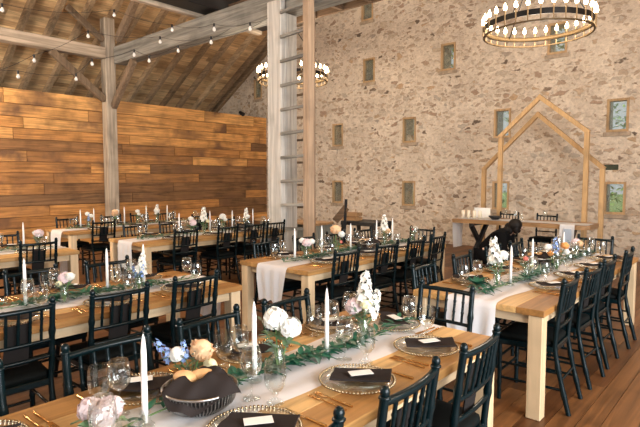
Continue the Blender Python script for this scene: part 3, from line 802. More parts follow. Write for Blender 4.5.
for k, lst in CY.items():
    t = TABLES[k]
    for i, (y_, dx) in enumerate(sorted(lst, reverse=True)):
        w = '%s from stone-wall end of the %s' % (ORD[i], t['name'])
        place(HD, (t['cx'] + dx, y_, TZ + .009), 0, 'small glass candle holder, ' + w, 'candle holder', 'glass candle holders')
        place(CN, (t['cx'] + dx, y_, TZ + .0305), R.random() * 6, 'white taper candle, ' + w, 'candle', 'white taper candles', scale=(1, 1, .96 + .08 * R.random()))

def frame(d):
    d = Vector(d).normalized(); x_ = d.cross(Vector((.3, .9, .2))).normalized(); y_ = d.cross(x_); return Matrix((x_, y_, d)).transposed()
def petals_rose(m, c, r, rng):
    c = Vector(c); m.ball(c + Vector((0, 0, r * .22)), r * .62, 10, 8)
    for ring, (n, rr, tilt) in enumerate(((4, .75, 1.45), (5, .95, 1.2), (6, 1.05, 1.05), (7, 1.05, .85))):
        for k in range(n):
            a = 2 * PI * k / n + ring * .5; out = Vector((math.cos(a), math.sin(a), 0))
            up = (out * math.cos(tilt) + Vector((0, 0, 1)) * math.sin(tilt)).normalized(); side = Vector((-math.sin(a), math.cos(a), 0))
            def fn(u, v):
                q = (v - .5) * 2
                return c - Vector((0, 0, r * .35)) + out * r * .22 + up * (r * rr * u * 1.05) + side * (q * r * .62 * math.sin(PI * (.15 + .75 * u))) - out * (q * q * r * .3 * u) + out * (r * (-.32 * u * u + .22 * u ** 3))
            m.grid(fn, 4, 4)
def petals_cluster(m, c, r, n, pr, rng, flat=.8):
    c = Vector(c)
    for i in range(n):
        th = math.acos(1 - 1.75 * (i + .5) / n); ph = i * 2.39996
        d = Vector((math.sin(th) * math.cos(ph), math.sin(th) * math.sin(ph), math.cos(th) * flat)); p = c + d * r * rng.uniform(.88, 1.06)
        Mx = frame(d)
        for j in range(4):
            a = PI / 2 * j + rng.random()
            dr = Mx @ Vector((math.cos(a), math.sin(a), .25)); m.leaf(p, dr, Mx @ Vector((0, 0, 1)), pr, pr * .95, .25)
def flower_rose(mat, h=.2, r=.038):
    root = empty('rose'); rng = random.Random(3)
    m = MB(); m.tube([(0, 0, 0), (.004, 0, h * .5), (0, 0, h)], .0028, 5); m.build('stem', M['stem'], root)
    m = MB(); petals_rose(m, (0, 0, h + r * .5), r, rng); m.build('petals', mat, root)
    m = MB()
    for k in range(3): m.leaf((0, 0, h * (.5 + .15 * k)), (math.cos(k * 2.2), math.sin(k * 2.2), .5), (0, 0, 1), .05, .026)
    m.build('leaves', M['leaf2'], root)
    return root
def flower_hydrangea(mat, h=.19, r=.048, nm='hydrangea'):
    root = empty(nm); rng = random.Random(4)
    m = MB(); m.tube([(0, 0, 0), (0, 0, h)], .0035, 5); m.build('stem', M['stem'], root)
    m = MB(); m.ball((0, 0, h + r * .5), r * .75, 8, 6); petals_cluster(m, (0, 0, h + r * .5), r, 42, .019, rng); m.build('petals', mat, root)
    m = MB()
    for k in range(4): m.leaf((0, 0, h * .75), (math.cos(k * 1.6), math.sin(k * 1.6), .25), (0, 0, 1), .075, .04)
    m.build('leaves', M['leaf2'], root)
    return root
def flower_spike(name, mat, h=.33, r=.034, n=20, pr=.02):
    root = empty(name); rng = random.Random(5)
    m = MB(); m.tube([(0, 0, 0), (.01, 0, h * .5), (.004, .01, h)], [.003, .0025, .0012], 5); m.build('stem', M['stem'], root)
    m = MB()
    for i in range(n):
        t = i / n; z = h * (.5 + .5 * t); a = i * 2.4; rr = r * (1 - .6 * t)
        p = Vector((rr * math.cos(a), rr * math.sin(a), z)); d = Vector((math.cos(a), math.sin(a), .5)); Mx = frame(d)
        for j in range(5):
            q = 2 * PI * j / 5; m.leaf(p, Mx @ Vector((math.cos(q), math.sin(q), .3)), Mx @ Vector((0, 0, 1)), pr * (1.1 - .5 * t), pr * (.9 - .4 * t), .2)
    m.build('petals', mat, root)
    m = MB()
    for k in range(5): m.leaf((0, 0, h * (.2 + .08 * k)), (math.cos(k * 2.2), math.sin(k * 2.2), .9), (0, 0, 1), .06, .014)
    m.build('leaves', M['leaf2'], root)
    return root
def vase(mat):
    m = MB(); m.lathe([(.0005, 0), (.03, 0), (.034, .02), (.034, .075), (.02, .105), (.017, .125), (.021, .135), (.0185, .135), (.0145, .125), (.0175, .104), (.031, .074), (.031, .02), (.0005, .006)], 16)
    return m.build('bud_vase', mat)
VS = vase(M['glass'])
FL = {'plow': (flower_rose(M['peach_fl'], .075, .062), 'peach rose'), 'wlow': (flower_rose(M['white_fl'], .08, .046), 'white rose'), 'klow': (flower_hydrangea(M['pink_fl'], .07, .038, 'carnation'), 'pink carnation'), 'clow': (flower_rose(M['cream_fl'], .06, .04), 'cream rose'),
      'hyd': (flower_hydrangea(M['white_fl']), 'white hydrangea'), 'peach': (flower_rose(M['peach_fl'], .135, .052), 'peach rose'), 'white': (flower_rose(M['white_fl'], .15, .042), 'white rose'),
      'cream': (flower_rose(M['cream_fl'], .135, .036), 'cream rose'), 'pink': (flower_hydrangea(M['pink_fl'], .135, .042, 'carnation'), 'pink carnation'), 'blue': (flower_spike('delphinium', M['blue_fl'], .25, .022, 16, .018), 'blue delphinium'),
      'stock': (flower_spike('stock_flower', M['white_fl'], .32, .036, 24, .027), 'white stock flower'), 'orange': (flower_rose(M['orange_fl'], .19, .052), 'orange rose'), 'coral': (flower_rose(M['coral_fl'], .12, .026), 'coral rose')}
# (table, dx, y, [(flower, lean_x, lean_y, scale)...])
ARR = [('F', -.02, 1.56, [('hyd', -.08, 0, 1.12), ('hyd', .3, .16, 1.0)]),
       ('F', -.04, 2.22, [('stock', .05, 0, 1.12), ('pink', -.35, -.1, 1.1), ('cream', .2, -.15, 1.2), ('stock', .3, .2, .85)]),
       ('F', -.24, 1.25, [('plow', .3, .3, 1.15), ('wlow', -.3, -.4, 1.1), ('blue', -.55, -.65, .9), ('blue', -.05, -.2, .72), ('clow', .75, .85, 1.1)]),
       ('F', -.07, .77, [('klow', .3, .35, 1.05), ('klow', -.4, -.2, 1.0), ('wlow', .1, .6, .9), ('clow', -.1, .35, .8), ('klow', .6, -.1, 1.0)]),
       ('L', .06, 1.48, [('pink', -.1, .1, 1.0), ('white', .3, .15, 1.0), ('cream', .0, -.3, .8)]),
       ('L', .10, 2.02, [('white', 0, 0, .9), ('blue', -.2, -.15, .75), ('blue', .25, .1, .8), ('stock', .1, .12, .85)]),
       ('L', -.05, 1.0, [('pink', 0, 0, 1.0), ('white', -.3, .2, .9)]),
       ('E', .05, 2.42, [('pink', .15, 0, 1.0), ('cream', -.2, .1, .9), ('white', 0, -.2, .9)]),
       ('R', -.04, 4.02, [('stock', -.1, -.05, 1.0), ('white', .18, .05, 1.15), ('hyd', -.25, .1, .8)]),
       ('R', .02, 4.48, [('coral', 0, 0, 1.0), ('cream', .4, .3, .6)]),
       ('R', .08, 5.12, [('orange', .3, .2, .85), ('blue', -.1, .1, 1.0), ('white', -.4, -.2, 1.0), ('orange', -.25, -.45, .6), ('white', .45, .35, .85)]),
       ('R', .02, 5.95, [('pink', 0, .1, .9), ('peach', .3, 0, .8)]),
       ('M', .0, 4.02, [('white', -.25, -.1, .9), ('pink', .1, 0, .9), ('white', .35, .2, .9)]),
       ('M', .05, 4.46, [('peach', 0, 0, 1.35), ('white', .3, .15, 1.1), ('coral', .3, .35, .9)]),
       ('M', .0, 5.5, [('stock', 0, 0, 1.0), ('peach', .3, .1, .9), ('cream', -.1, .3, .9)]),
       ('M', .0, 6.2, [('coral', 0, 0, .9), ('white', .3, 0, .8)]),
       ('B', .05, 4.58, [('white', 0, 0, 1.1), ('pink', .3, 0, 1.0)]),
       ('B', .0, 4.85, [('stock', 0, 0, 1.05), ('white', -.3, .1, 1.1), ('cream', .3, .25, 1.0)]),
       ('B', .0, 5.22, [('hyd', 0, 0, .9), ('white', .3, .1, .9)]),
       ('B', .0, 5.72, [('stock', 0, 0, .9), ('white', .25, 0, 1.0), ('cream', -.25, 0, .9)]),
       ('W', .0, 4.02, [('white', -.1, 0, 1.1), ('blue', .2, 0, .8), ('white', .3, .2, 1.0)]),
       ('W', .0, 4.50, [('peach', .1, 0, 1.2), ('peach', -.2, .1, 1.0), ('white', .0, .2, 1.2)]),
       ('W', .0, 4.95, [('white', 0, 0, 1.1), ('white', .3, 0, .9)]),
       ('W', .0, 5.35, [('hyd', 0, 0, .9), ('stock', -.1, .1, .9)])]
def sprig(h=.2):
    root = empty('greenery_sprig'); rng = random.Random(8)
    m = MB()
    for q in range(4):
        a = q * 1.7; m.tube([(0, 0, 0), (.02 * math.cos(a), .02 * math.sin(a), h * .5), (.07 * math.cos(a), .07 * math.sin(a), h * (.8 + .08 * q))], [.002, .0018, .001], 4)
    m.build('stem', M['stem'], root); m = MB()
    for q in range(4):
        a = q * 1.7
        for w_ in range(9):
            t_ = .4 + .6 * w_ / 8; rr = .07 * t_ * t_; p = (rr * math.cos(a), rr * math.sin(a), h * (.8 + .08 * q) * t_); b_ = a + rng.choice((1, -1)) * rng.uniform(.5, 1.6)
            m.leaf(p, (math.cos(b_), math.sin(b_), rng.uniform(-.1, .7)), (0, 0, 1), rng.uniform(.03, .05), rng.uniform(.014, .022), .2)
    m.build('leaves', M['euca'], root); return root
SPR = sprig()
cnt = {}
LEANW = lambda a, b_: 'leaning left' if a < -.15 else 'leaning right' if a > .15 else 'standing upright' if b_ >= 0 else 'tipped forward'
seen_lab = {}
tot_arr = {}
for a in ARR: tot_arr[a[0]] = tot_arr.get(a[0], 0) + 1
for (k, dx, y_, fl) in sorted(ARR, key=lambda a: (a[0], -a[2])):
    t = TABLES[k]; i = cnt.get(k, 0); cnt[k] = i + 1
    x_ = t['cx'] + dx
    vn = '%s vase from stone-wall end, %s' % (ORD[i], t['name'])
    low = any(f[0] in ('plow', 'klow') for f in fl)
    place(VS, (x_, y_, TZ + .009), 0, ('low' if low else 'clear') + ' glass bud vase, the ' + vn, 'vase', 'glass bud vases', scale=(1.25, 1.25, .5) if low else (1, 1, 1))
    place(SPR, (x_, y_, TZ + .016), R.random() * 6, 'grey-green leaf sprig in the ' + vn, 'greenery', 'leaf sprigs in the bud vases', scale=(.6 if low else 1) * R.uniform(.85, 1.1))
    for (f, lx, ly, sc) in fl:
        pr, nm = FL[f]
        lab = '%s %s in the %s' % (nm, LEANW(lx, ly), vn)
        if lab in seen_lab: lab = lab.replace(nm, 'smaller ' + nm)
        seen_lab[lab] = 1
        place(pr, (x_ + lx * .01, y_ + ly * .01, TZ + .016), 0, lab, 'flower', 'flowers in the bud vases', scale=sc * (1.0 if k == 'F' else 1.05 if k == 'L' else 1.22), rot=(-ly * .8, lx * .8, R.random() * 6))

def garland(k, dens):
    t = TABLES[k]; ya = t['y0'] + .15; yb = t['y1'] - .12
    if k in 'FLE': ya = .3
    rng = random.Random(ord(k))
    off = lambda y: .035 * math.sin(y * 3.1 + ord(k)) + (-.03 if k == 'F' else 0)
    root = empty('greenery_garland', (t['cx'], ya, TZ + .01), 0, 'trailing green leaf garland lying along the runner of the %s' % t['name'], 'garland', 'leaf garlands on the runners')
    m = MB(); m.tube([(off(ya + i * .1), i * .1, .012) for i in range(int((yb - ya) / .1) + 1)], .0035, 5); m.build('stem', M['stem'], root)
    m = MB(); e = MB(); n = int((yb - ya) * dens)
    for i in range(n):
        y = (yb - ya) * (i + rng.random()) / n
        gap = math.sin((y + ya) * 4.2 + ord(k))
        if gap < -.55 and rng.random() < .8: continue
        base = (off(ya + y) + rng.uniform(-.03, .03), y, .012 + rng.random() * .025)
        a = rng.choice((1, -1)) * rng.uniform(.4, 1.25) + PI / 2 + (PI if rng.random() < .2 else 0)
        (e if rng.random() < .2 else m).leaf(base, (math.cos(a), math.sin(a), rng.uniform(-.05, .55)), (0, 0, 1), rng.uniform(.055, .10), rng.uniform(.02, .033), .25)
    m.build('leaves', M['leaf'], root); e.build('pale_leaves', M['euca'], root)
for k, d in (('F', 260), ('L', 290), ('R', 230), ('M', 200), ('B', 110), ('W', 90), ('E', 100)): garland(k, d)
# low spreading leaves on the near end of the right table
m = MB(); rng = random.Random(5)
m.lathe([(.0005, .0), (.045, 0), (.05, .045), (.045, .045), (.04, .005)], 14)
pot = empty('leafy_posy', (TABLES['R']['cx'] - .12, 3.82, TZ + .01), 0, 'low posy of broad leaves in pink glass near the end of the right table', 'plant')
m.build('bowl', M['pink_glass'], pot); m = MB()
for i in range(46): 
    a = rng.random() * 2 * PI; m.leaf((0, 0, .03), (math.cos(a), math.sin(a), rng.uniform(.1, 1.2)), (0, 0, 1), rng.uniform(.06, .11), rng.uniform(.03, .045), .3)
m.build('leaves', M['leaf'], pot)

# bread baskets with a dark napkin lining and rolls
def proto_basket():
    root = empty('bread_basket')
    m = MB(); m.lathe([(.105, .07), (.14, .072), (.145, .078), (.14, .083), (.135, .078), (.14, .072)], 36); m.build('rim', M['silver'], root)
    m = MB()
    for k in range(60):
        a = 2 * PI * k / 60; m.tube([(.10 * math.cos(a), .10 * math.sin(a), .004), (.13 * math.cos(a), .13 * math.sin(a), .03), (.139 * math.cos(a), .139 * math.sin(a), .075)], .0026, 5)
    m.build('wires', M['silver'], root)
    m = MB(); m.lathe([(.0005, .002), (.10, .002), (.102, .008), (.0005, .008)], 30); m.build('base', M['black'], root)
    m = MB(); m.lathe([(.098, .009), (.126, .03), (.133, .074)], 30); m.build('liner', M['black'], root)
    return root
def proto_bnapkin():
    m = MB()
    def fn(u, v):
        x_, y_ = (u - .5) * 2, (v - .5) * 2
        r = max(abs(x_), abs(y_)); a = math.atan2(y_, x_); rr = r * .155 * (1 + .06 * math.sin(4 * a))
        z = .05 + .062 * (1 - r ** 2.2) + .02 * math.sin(3 * a + 1) * r + .035 * max(0, math.cos(a - 1.2)) * r * (1 - r) * 3
        if r > .8: z = min(z, .09); z -= .0
        if x_ < .25 and abs(y_ - .1) < .42 and x_ > -.75: z -= .04 * max(0, 1 - ((x_ + .3) / .55) ** 2) * max(0, 1 - ((y_ - .1) / .42) ** 2)
        return Vector((rr * math.cos(a), rr * math.sin(a), z + .008 * math.sin(8 * x_ + 3 * y_)))
    m.grid(fn, 28, 28); return m.build('napkin_lining', M['napkin'])
def proto_roll():
    m = MB(); m.ball((0, 0, 0), .042, 14, 10, (1.25, .8, .62)); return m.build('bread_roll', M['bread'])
BK, BN, RL = proto_basket(), proto_bnapkin(), proto_roll()
for k, y_, dx in (('F', 1.13, .0), ('R', 5.28, -.12), ('M', 5.08, .05), ('B', 5.6, .1)):
    t = TABLES[k]; x_ = t['cx'] + dx; nm = t['name']
    place(BK, (x_, y_, TZ + .012), 0, 'round wire bread basket in the middle of the ' + nm, 'basket', 'bread baskets')
    place(BN, (x_, y_, TZ + .018), 0, 'charcoal napkin draped in the bread basket on the ' + nm, 'napkin', 'napkins in the bread baskets')
    for q, (dx_, dy_, r_) in enumerate(((-.065, -.022, .3), (-.03, .035, .9))):
        place(RL, (x_ + dx_, y_ + dy_, TZ + .112), r_, '%s bread roll in the basket on the %s' % (('left golden', 'right golden')[q], nm), 'bread roll', 'bread rolls')

# ------------------------------------------------------------------ head table with arbor
HZ = .82; hx0, hx1, hy0, hy1 = -4.86, -2.36, 9.55, 10.33
ht = empty('head_table', ((hx0 + hx1) / 2, (hy0 + hy1) / 2, 0), 0, 'live-edge head table on black cross legs before the stone wall', 'table')
m = MB(); m.tint = .6; hl = (hx1 - hx0) / 2; hw = (hy1 - hy0) / 2; N_ = 26
prof = lambda s, sd: hw + .03 * math.sin(s * 7 + sd) + .02 * math.sin(s * 17 + sd * 2)
vs = []; fs = []
for i in range(N_ + 1):
    s = i / N_; X = -hl + 2 * hl * s; e = 1 - .25 * max(0, (s - .93) / .07)
    a, c = -prof(s, 1) * e, prof(s, 2) * e
    vs += [(X, a, HZ), (X, c, HZ), (X, c * .96, HZ - .075), (X, a * .96, HZ - .075)]
for i in range(N_):
    k = i * 4
    for j in range(4): fs.append((k + j, k + 4 + j, k + 4 + (j + 1) % 4, k + (j + 1) % 4))
fs += [(0, 1, 2, 3), (N_ * 4 + 3, N_ * 4 + 2, N_ * 4 + 1, N_ * 4)]
m.add(vs, [f[::-1] for f in fs]); m.build('slab', M['topx'], ht)
for X in (-hl + .38, hl - .42):
    for sg in (-1, 1):
        m = MB(); m.bar((X, -sg * .33, 0.0 + .045), (X + (.02 * sg), sg * .33, HZ - .11), .09, .07, .006, (1, 0, 0)); m.build('leg', M['black'], ht)
    for z in (.022, HZ - .10):
        m = MB(); m.box(X - .05, X + .05, -.36, .36, z - .022, z + .022); m.build('foot_bar' if z < .1 else 'top_bar', M['black'], ht)
# runner of the head table
def fn(u, v):
    L = hx1 - hx0; hg = .60; tot = L + 2 * hg - .3; s = u * tot - hg; yy = (v - .5) * .5 + .01 * math.sin(s * 5); fo = .5 + .5 * math.sin(v * 15 + s)
    yc = -.12
    if s < 0: return Vector((-hl - .015 - .016 * fo * min(1, -s / .1), yc + yy * (1 + .3 * s), HZ + .004 + s))
    if s > L - .22: 
        d = s - (L - .22); return Vector((-hl + L - .22 + .002 * fo + d * .16, yc - .30 - .02 * fo + yy * .3 - d * .1 - .09, HZ + .012 - max(0, d - .1))) if False else Vector((-hl + min(s, L - .02), yc + yy, HZ + .005 + .003 * fo))
    return Vector((-hl + s, yc + yy, HZ + .005 + .003 * fo))
m = MB(); m.grid(fn, 60, 14); o = m.build('table_runner', M['sheet']); o.location = ht.location
tag(o, 'pale runner along the head table falling over its left end', 'table runner')
m = MB()
def fn(u, v):
    s = u * .62; fo = .5 + .5 * math.sin(v * 12 + 2 * u); X = hx1 - .44 + v * .24
    if s < .2: return Vector((X, hy0 + .16 - s + 0, HZ + .014 + .003 * fo))
    d = s - .2; return Vector((X, hy0 - .062 - .015 * fo * min(1, d / .1), HZ + .012 - d))
m.grid(fn, 24, 12); tag(m.build('hanging_cloth', M['sheet']), 'white cloth hanging over front of the head table near its right end', 'cloth')
m = MB()
m.grid(lambda u, v: Vector((hx1 - .37 + v * .13, hy0 - .092, HZ - .06 - u * .24)), 6, 6); m.grid(lambda u, v: Vector((hx1 - .37 + (1 - v) * .13, hy0 - .096, HZ - .06 - u * .24)), 6, 6)
tag(m.build('napkin', M['denim']), 'pale blue napkin hanging at right end of the head table', 'napkin')
pm = MB(); pm.lathe([(.0005, 0), (.033, 0), (.033, .15), (.028, .156), (.0005, .15)], 16)
PC = empty('pillar_candle'); pm.build('wax', M['ivory'], PC); q = MB(); q.tube([(0, 0, .15), (0, 0, .166)], .002, 5); q.build('wick', M['wick'], PC)
for i, (dx, dy) in enumerate(((.10, .14), (.22, .14), (.34, .14), (.46, .14))):
    place(PC, (hx0 + dx, hy0 + dy + .1, HZ + .013), 0, '%s ivory pillar candle from the left on the head table' % ORD[i], 'candle', 'pillar candles on the head table')
m = MB(); m.box(-.17, .17, -.004, .004, 0, .2); m.box(-.06, .06, -.05, .05, 0, .006)
o = m.build('paper_sign', M['card']); o.location = (hx0 + .38, hy0 + .52, HZ + .012); tag(o, 'blank white sheet standing behind the pillar candles on head table', 'sign')
m = MB(); m.lathe([(.0005, .0), (.06, .0), (.12, .045), (.125, .07), (.115, .07), (.0005, .03)], 20)
o = m.build('black_bowl', M['black']); o.location = (hx0 + .78, hy0 + .22, HZ + .013); tag(o, 'wide black bowl on the head table beside the pillar candles', 'bowl')
for i, X in enumerate((-4.06, -3.32)):
    place(chair_plain, (X, 10.2, 0), PI, 'dark green chair behind the head table, %s one' % ('left' if i == 0 else 'right'), 'chair', 'chairs at the head table')
for i, (X, y_) in enumerate(((-3.95, 9.95), (-3.76, 9.98), (-3.2, 9.95))):
    place((WG, GB, WG)[i], (X, y_, HZ + .013), 0, ('left wine glass', 'water goblet', 'right wine glass')[i] + ' on the head table between the chairs', 'glass', 'glasses on the head table')
place(VS, (-3.6, 9.85, HZ + .013), 0, 'clear glass bud vase in the middle of the head table', 'vase')

def arbor(Y, xa, xb, ze, xp, zp, label):
    root = empty('wedding_arbor', (xp, Y, 0), 0, label, 'arbor', 'house-shaped wooden arbors'); w = .085
    for X in (xa, xb):
        m = MB(); m.tint = R.random(); m.box(X - xp - w / 2, X - xp + w / 2, -w / 2, w / 2, 0.03, ze, bev=.004); m.build('post', M['arbor'], root)
        m = MB(); m.box(X - xp - .05, X - xp + .05, -.08, .13, 0, .03); m.build('foot', M['arbor'], root)
    for X in (xa, xb):
        m = MB(); m.tint = R.random(); d = 1 if X < xp else -1
        m.bar((X - xp - d * .03, 0, ze - .01), (d * .030, 0, zp + .020), w - .003 - .003 * (d > 0), w - .003 - .003 * (d > 0), .003, (0, 1, 0)); m.build('rafter', M['arbor'], root)
arbor(10.62, -4.35, -2.70, 2.50, -3.58, 3.24, 'taller narrow house-shaped pine arbor behind the head table')
arbor(10.98, -4.86, -2.50, 1.82, -3.73, 2.95, 'lower wider house-shaped pine arbor nearest the stone wall')

# ------------------------------------------------------------------ counter and bits behind the ladder post
cb = empty('side_counter', (-7.45, 7.75, 0), 0, 'grey sided wooden counter behind the whitewashed ladder post', 'counter')
m = MB(); m.tint = .6; m.box(-1.1, .75, -.25, .25, .70, .75, bev=.006); m.build('counter_top', M['topx'], cb)
for X in (-.95, .68): 
    m = MB(); m.tint = R.random(); m.box(X, X + .05, -.22, .22, 0, .70); m.build('side_panel', M['grey_paint'], cb)
m = MB(); m.tint = .4; m.box(-.9, .68, .16, .2, 0, .70); m.build('back_panel', M['grey_paint'], cb)
m = MB(); m.tint = .5; m.box(-.9, .68, -.21, .16, .35, .38); m.build('shelf', M['grey_paint'], cb)
bt = empty('drinks_table', (-6.15, 8.35, 0), 0, 'small black topped table by the stone wall right of the ladder', 'table')
m = MB(); m.box(-.42, .42, -.3, .3, .70, .78, bev=.006); m.build('tabletop', M['black'], bt)
for sx in (-1, 1):
    for sy_ in (-1, 1):
        m = MB(); m.box(sx * .38 - .03, sx * .38 + .03, sy_ * .26 - .03, sy_ * .26 + .03, 0, .70); m.build('leg', M['black'], bt)
cr = empty('wooden_crate', (-6.48, 8.3, .78), .1, 'small brown wooden crate on the black topped table', 'crate')
m = MB(); m.tint = .4
for z in (0, .085): m.box(-.18, .18, -.13, -.115, z, z + .07); m.box(-.18, .18, .115, .13, z, z + .07); m.box(-.18, -.165, -.115, .115, z, z + .07); m.box(.165, .18, -.115, .115, z, z + .07)
m.build('slats', M['topx'], cr); m = MB(); m.box(-.165, .165, -.115, .115, 0, .012); m.build('base', M['topx'], cr)
es = empty('sign_stand', (-6.42, 7.95, 0), .5, 'tall dark pointed sign stand beside the black topped table', 'stand')
m = MB(); m.bar((0, 0, .0), (.06, 0, 1.22), .07, .05, .006); m.build('upright', M['black'], es)
m = MB(); m.bar((-.16, -.02, .78), (.07, -.02, 1.06), .03, .14, .004); m.build('board', M['dark_wood'], es)
m = MB(); m.box(-.2, .2, -.15, .15, 0, .03); m.build('foot', M['black'], es)

# ------------------------------------------------------------------ crouching person in black
def skin_obj(name, verts, edges, rads, mat, parent, sub=2):
    me = bpy.data.meshes.new(name); me.from_pydata(verts, edges, []); me.materials.append(mat)
    o = bpy.data.objects.new(name, me); COL.objects.link(o); o.parent = parent
    md = o.modifiers.new('Skin', 'SKIN'); md.use_smooth_shade = True
    if not me.skin_vertices: pass
    sv = me.skin_vertices[0].data
    for i, r in enumerate(rads):
        sv[i].radius = (r, r) if not hasattr(r, '__len__') else r
        sv[i].use_root = (i == 0)
    s_ = o.modifiers.new('Subdivision', 'SUBSURF'); s_.levels = sub; s_.render_levels = sub
    return o
PX, PY = -3.62, 8.35
per = empty('person', (PX, PY, 0), .05, 'person in black crouching and leaning forward before the head table', 'person')
V = []; E_ = []; Rr = []
def add(p, r, par=None):
    V.append(p); Rr.append(r)
    if par is not None: E_.append((par, len(V) - 1))
    return len(V) - 1
pel = add((-.06, 0, .36), (.13, .12))
sp1 = add((.06, 0, .50), (.115, .12), pel); sp2 = add((.20, 0, .63), (.12, .14), sp1); sp3 = add((.31, 0, .715), (.085, .11), sp2)
nk = add((.375, 0, .765), .05, sp3); hd1 = add((.42, 0, .80), .07, nk); hd2 = add((.46, 0, .84), (.085, .075), hd1); hd3 = add((.475, 0, .895), (.07, .065), hd2)
hands = []
for s in (-1, 1):
    sh = add((.31, s * .15, .70), .058, sp3); el_ = add((.36, s * .21, .46), .043, sh); wr = add((.52, s * .14, .30), .028, el_)
    pm_ = add((.575, s * .13, .265), (.030, .017), wr)
    for f_ in range(4):
        a0 = add((.60, s * .13 + (f_ - 1.5) * .018, .235), .0095, pm_); a1 = add((.618 + .004 * (f_ % 2), s * .13 + (f_ - 1.5) * .02, .205), .0085, a0); add((.61, s * .13 + (f_ - 1.5) * .02, .178), .0075, a1)
    t0 = add((.565, s * .13 - s * .038, .248), .010, pm_); add((.585, s * .13 - s * .046, .215), .0085, t0)
    hip = add((-.04, s * .10, .34), .095, pel)
    kn = add((.33, s * .15, .40 if s > 0 else .16), .068, hip)
    if s > 0: an = add((.22, s * .15, .09), .045, kn); add((.38, s * .16, .04), (.04, .032), an)
    else: an = add((-.10, s * .14, .08), .045, kn); add((-.17, s * .14, .045), (.04, .035), an)
skin_obj('body', V, E_, Rr, M['skin'], per)
# face details joined as one child, hair, clothes
fm = MB()
for s in (-1, 1):
    fm.ball((.545, s * .03, .855), .011, 8, 6)
fm.build('eyes', M['card'], per)
fm = MB(); fm.ball((.565, 0, .835), .014, 8, 6, (1, .8, 1.5)); fm.ball((.553, 0, .802), .012, 8, 6, (.7, 1.7, .5))
for s in (-1, 1): fm.ball((.465, s * .078, .845), .02, 8, 6, (.8, .35, 1.3))
fm.build('face', M['skin'], per)
hm = MB(); hm.ball((.462, 0, .873), .112, 16, 12, (1.0, .98, .95)); hm.ball((.49, .055, .82), .07, 10, 8, (.8, .6, 1.2)); hm.ball((.49, -.055, .82), .07, 10, 8, (.8, .6, 1.2)); hm.ball((.35, 0, .79), .085, 12, 8, (1, 1.2, .8)); hm.ball((.36, 0, .84), .07, 12, 8, (1, 1, 1.0)); hm.ball((.40, .05, .80), .06, 10, 8, (.8, .7, 1.4)); hm.ball((.40, -.05, .80), .06, 10, 8, (.8, .7, 1.4)); hm.build('hair', M['hair'], per)
jv = [(-.08, 0, .36), (.05, 0, .50), (.19, 0, .635), (.305, 0, .72)]; jr = [(.165, .15), (.14, .145), (.145, .165), (.10, .13)]; je = [(0, 1), (1, 2), (2, 3)]
for s in (-1, 1):
    n0 = len(jv); jv += [(.31, s * .155, .705), (.36, s * .215, .46), (.50, s * .145, .315)]; jr += [.082, .066, .052]; je += [(3, n0), (n0, n0 + 1), (n0 + 1, n0 + 2)]
jv.append((.375, 0, .775)); jr.append(.085); je.append((3, len(jv) - 1))
skin_obj('jacket', jv, je, jr, M['coat'], per)
tv = [(-.06, 0, .35)]; tr_ = [.13]; te = []
for s in (-1, 1):
    n0 = len(tv); kz = .40 if s > 0 else .16
    tv += [(-.04, s * .10, .34), (.33, s * .15, kz)]; tr_ += [.125, .098]; te += [(0, n0), (n0, n0 + 1)]
    tv.append((.225, s * .15, .11) if s > 0 else (-.08, s * .14, .085)); tr_.append(.07); te.append((n0 + 1, n0 + 2))
skin_obj('trousers', tv, te, tr_, M['coat'], per)
sm = MB(); sm.ball((.33, .155, .045), .05, 12, 8, (2.2, .95, .85)); sm.build('shoe', M['black'], per)
sm = MB(); sm.ball((-.14, -.14, .05), .05, 12, 8, (1.7, .95, .95)); sm.build('shoe', M['black'], per)

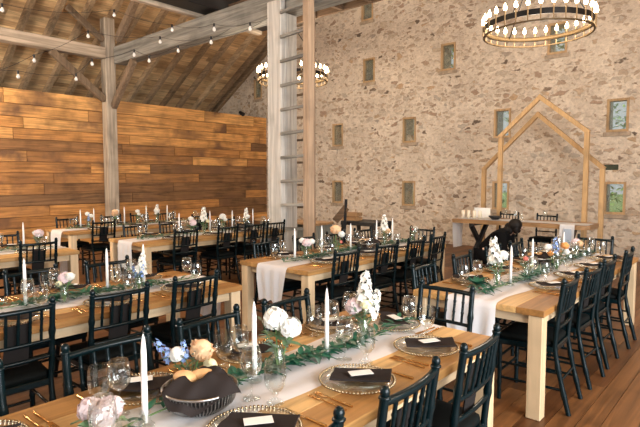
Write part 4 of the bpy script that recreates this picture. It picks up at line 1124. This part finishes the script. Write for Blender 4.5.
# ------------------------------------------------------------------ outdoors behind the windows
m = MB(); m.box(-40, 40, YS + TH + .02, 60, -.2, -.05); tag(m.build('ground', M['grass']), 'grassy ground outside behind the stone wall', 'ground', kind='structure')
tm = MB(); tm.tube([(0, 0, 0), (.1, 0, 2.0), (0, .1, 4.2)], [.18, .14, .06], 8)
tr = empty('tree'); tm.build('trunk', M['bark'], tr); lm = MB(); rng = random.Random(9)
for i in range(2600):
    th = rng.random() * 2 * PI; zz = rng.random() ** .8 * 6.3 + .2; rr = (1.5 * math.sin(PI * min(1, (zz + 1.2) / 8.2)) + .3) * math.sqrt(rng.random())
    d = Vector((rng.uniform(-1, 1), rng.uniform(-1, 1), rng.uniform(-.6, .5)))
    lm.leaf((rr * math.cos(th), rr * math.sin(th), zz), d, (0, 0, 1), rng.uniform(.10, .2), rng.uniform(.06, .11))
lm.build('foliage', M['green_out'], tr)
for i, (X, y_) in enumerate(((-3.9, 15.5), (-8.2, 16.6), (-12.7, 15.9), (-17.2, 17.0), (-21.6, 16.4), (-26.0, 18.2))):
    place(tr, (X, y_, -.05), i * 1.3, 'leafy green tree outside the windows, %s from the right' % (ORD + ['sixth'])[i], 'tree', 'trees outside the windows', scale=1 + .08 * (i % 3))

# ------------------------------------------------------------------ light
w = bpy.data.worlds.new('world'); S.world = w; w.use_nodes = True
bg = w.node_tree.nodes['Background']; bg.inputs[0].default_value = (.95, .97, 1.0, 1); bg.inputs[1].default_value = .45
def area(name, loc, rot, sx, sy_, e, col):
    l = bpy.data.lights.new(name, 'AREA'); l.shape = 'RECTANGLE'; l.size = sx; l.size_y = sy_; l.energy = e; l.color = col
    o = bpy.data.objects.new(name, l); COL.objects.link(o); o.location = loc; o.rotation_euler = rot; return o
area('door_daylight', (4.2, 1.0, 2.4), (math.radians(90), 0, math.radians(90)), 6, 3.6, 760, (.93, .965, 1))
sl_ = bpy.data.lights.new('sun', 'SUN'); sl_.energy = 3.0; sl_.angle = .02; sl_.color = (1, .97, .9); so_ = bpy.data.objects.new('sun', sl_); COL.objects.link(so_); so_.rotation_euler = (0, math.radians(28), math.radians(-12))
for i, (X, Y, Z) in enumerate(ch_lights):
    l = bpy.data.lights.new('chandelier_light', 'POINT'); l.energy = 620 if (X < -7 and Y < 3) else 140; l.color = (1, .86, .70); l.shadow_soft_size = .5  # the two added unseen fixtures on the left burn stronger
    o = bpy.data.objects.new('chandelier_light', l); COL.objects.link(o); o.location = (X, Y, Z + .15)
S.view_settings.view_transform = 'Standard'; S.view_settings.look = 'None'; S.view_settings.gamma = 1; S.view_settings.use_curve_mapping = False
S.view_settings.exposure = 0.58
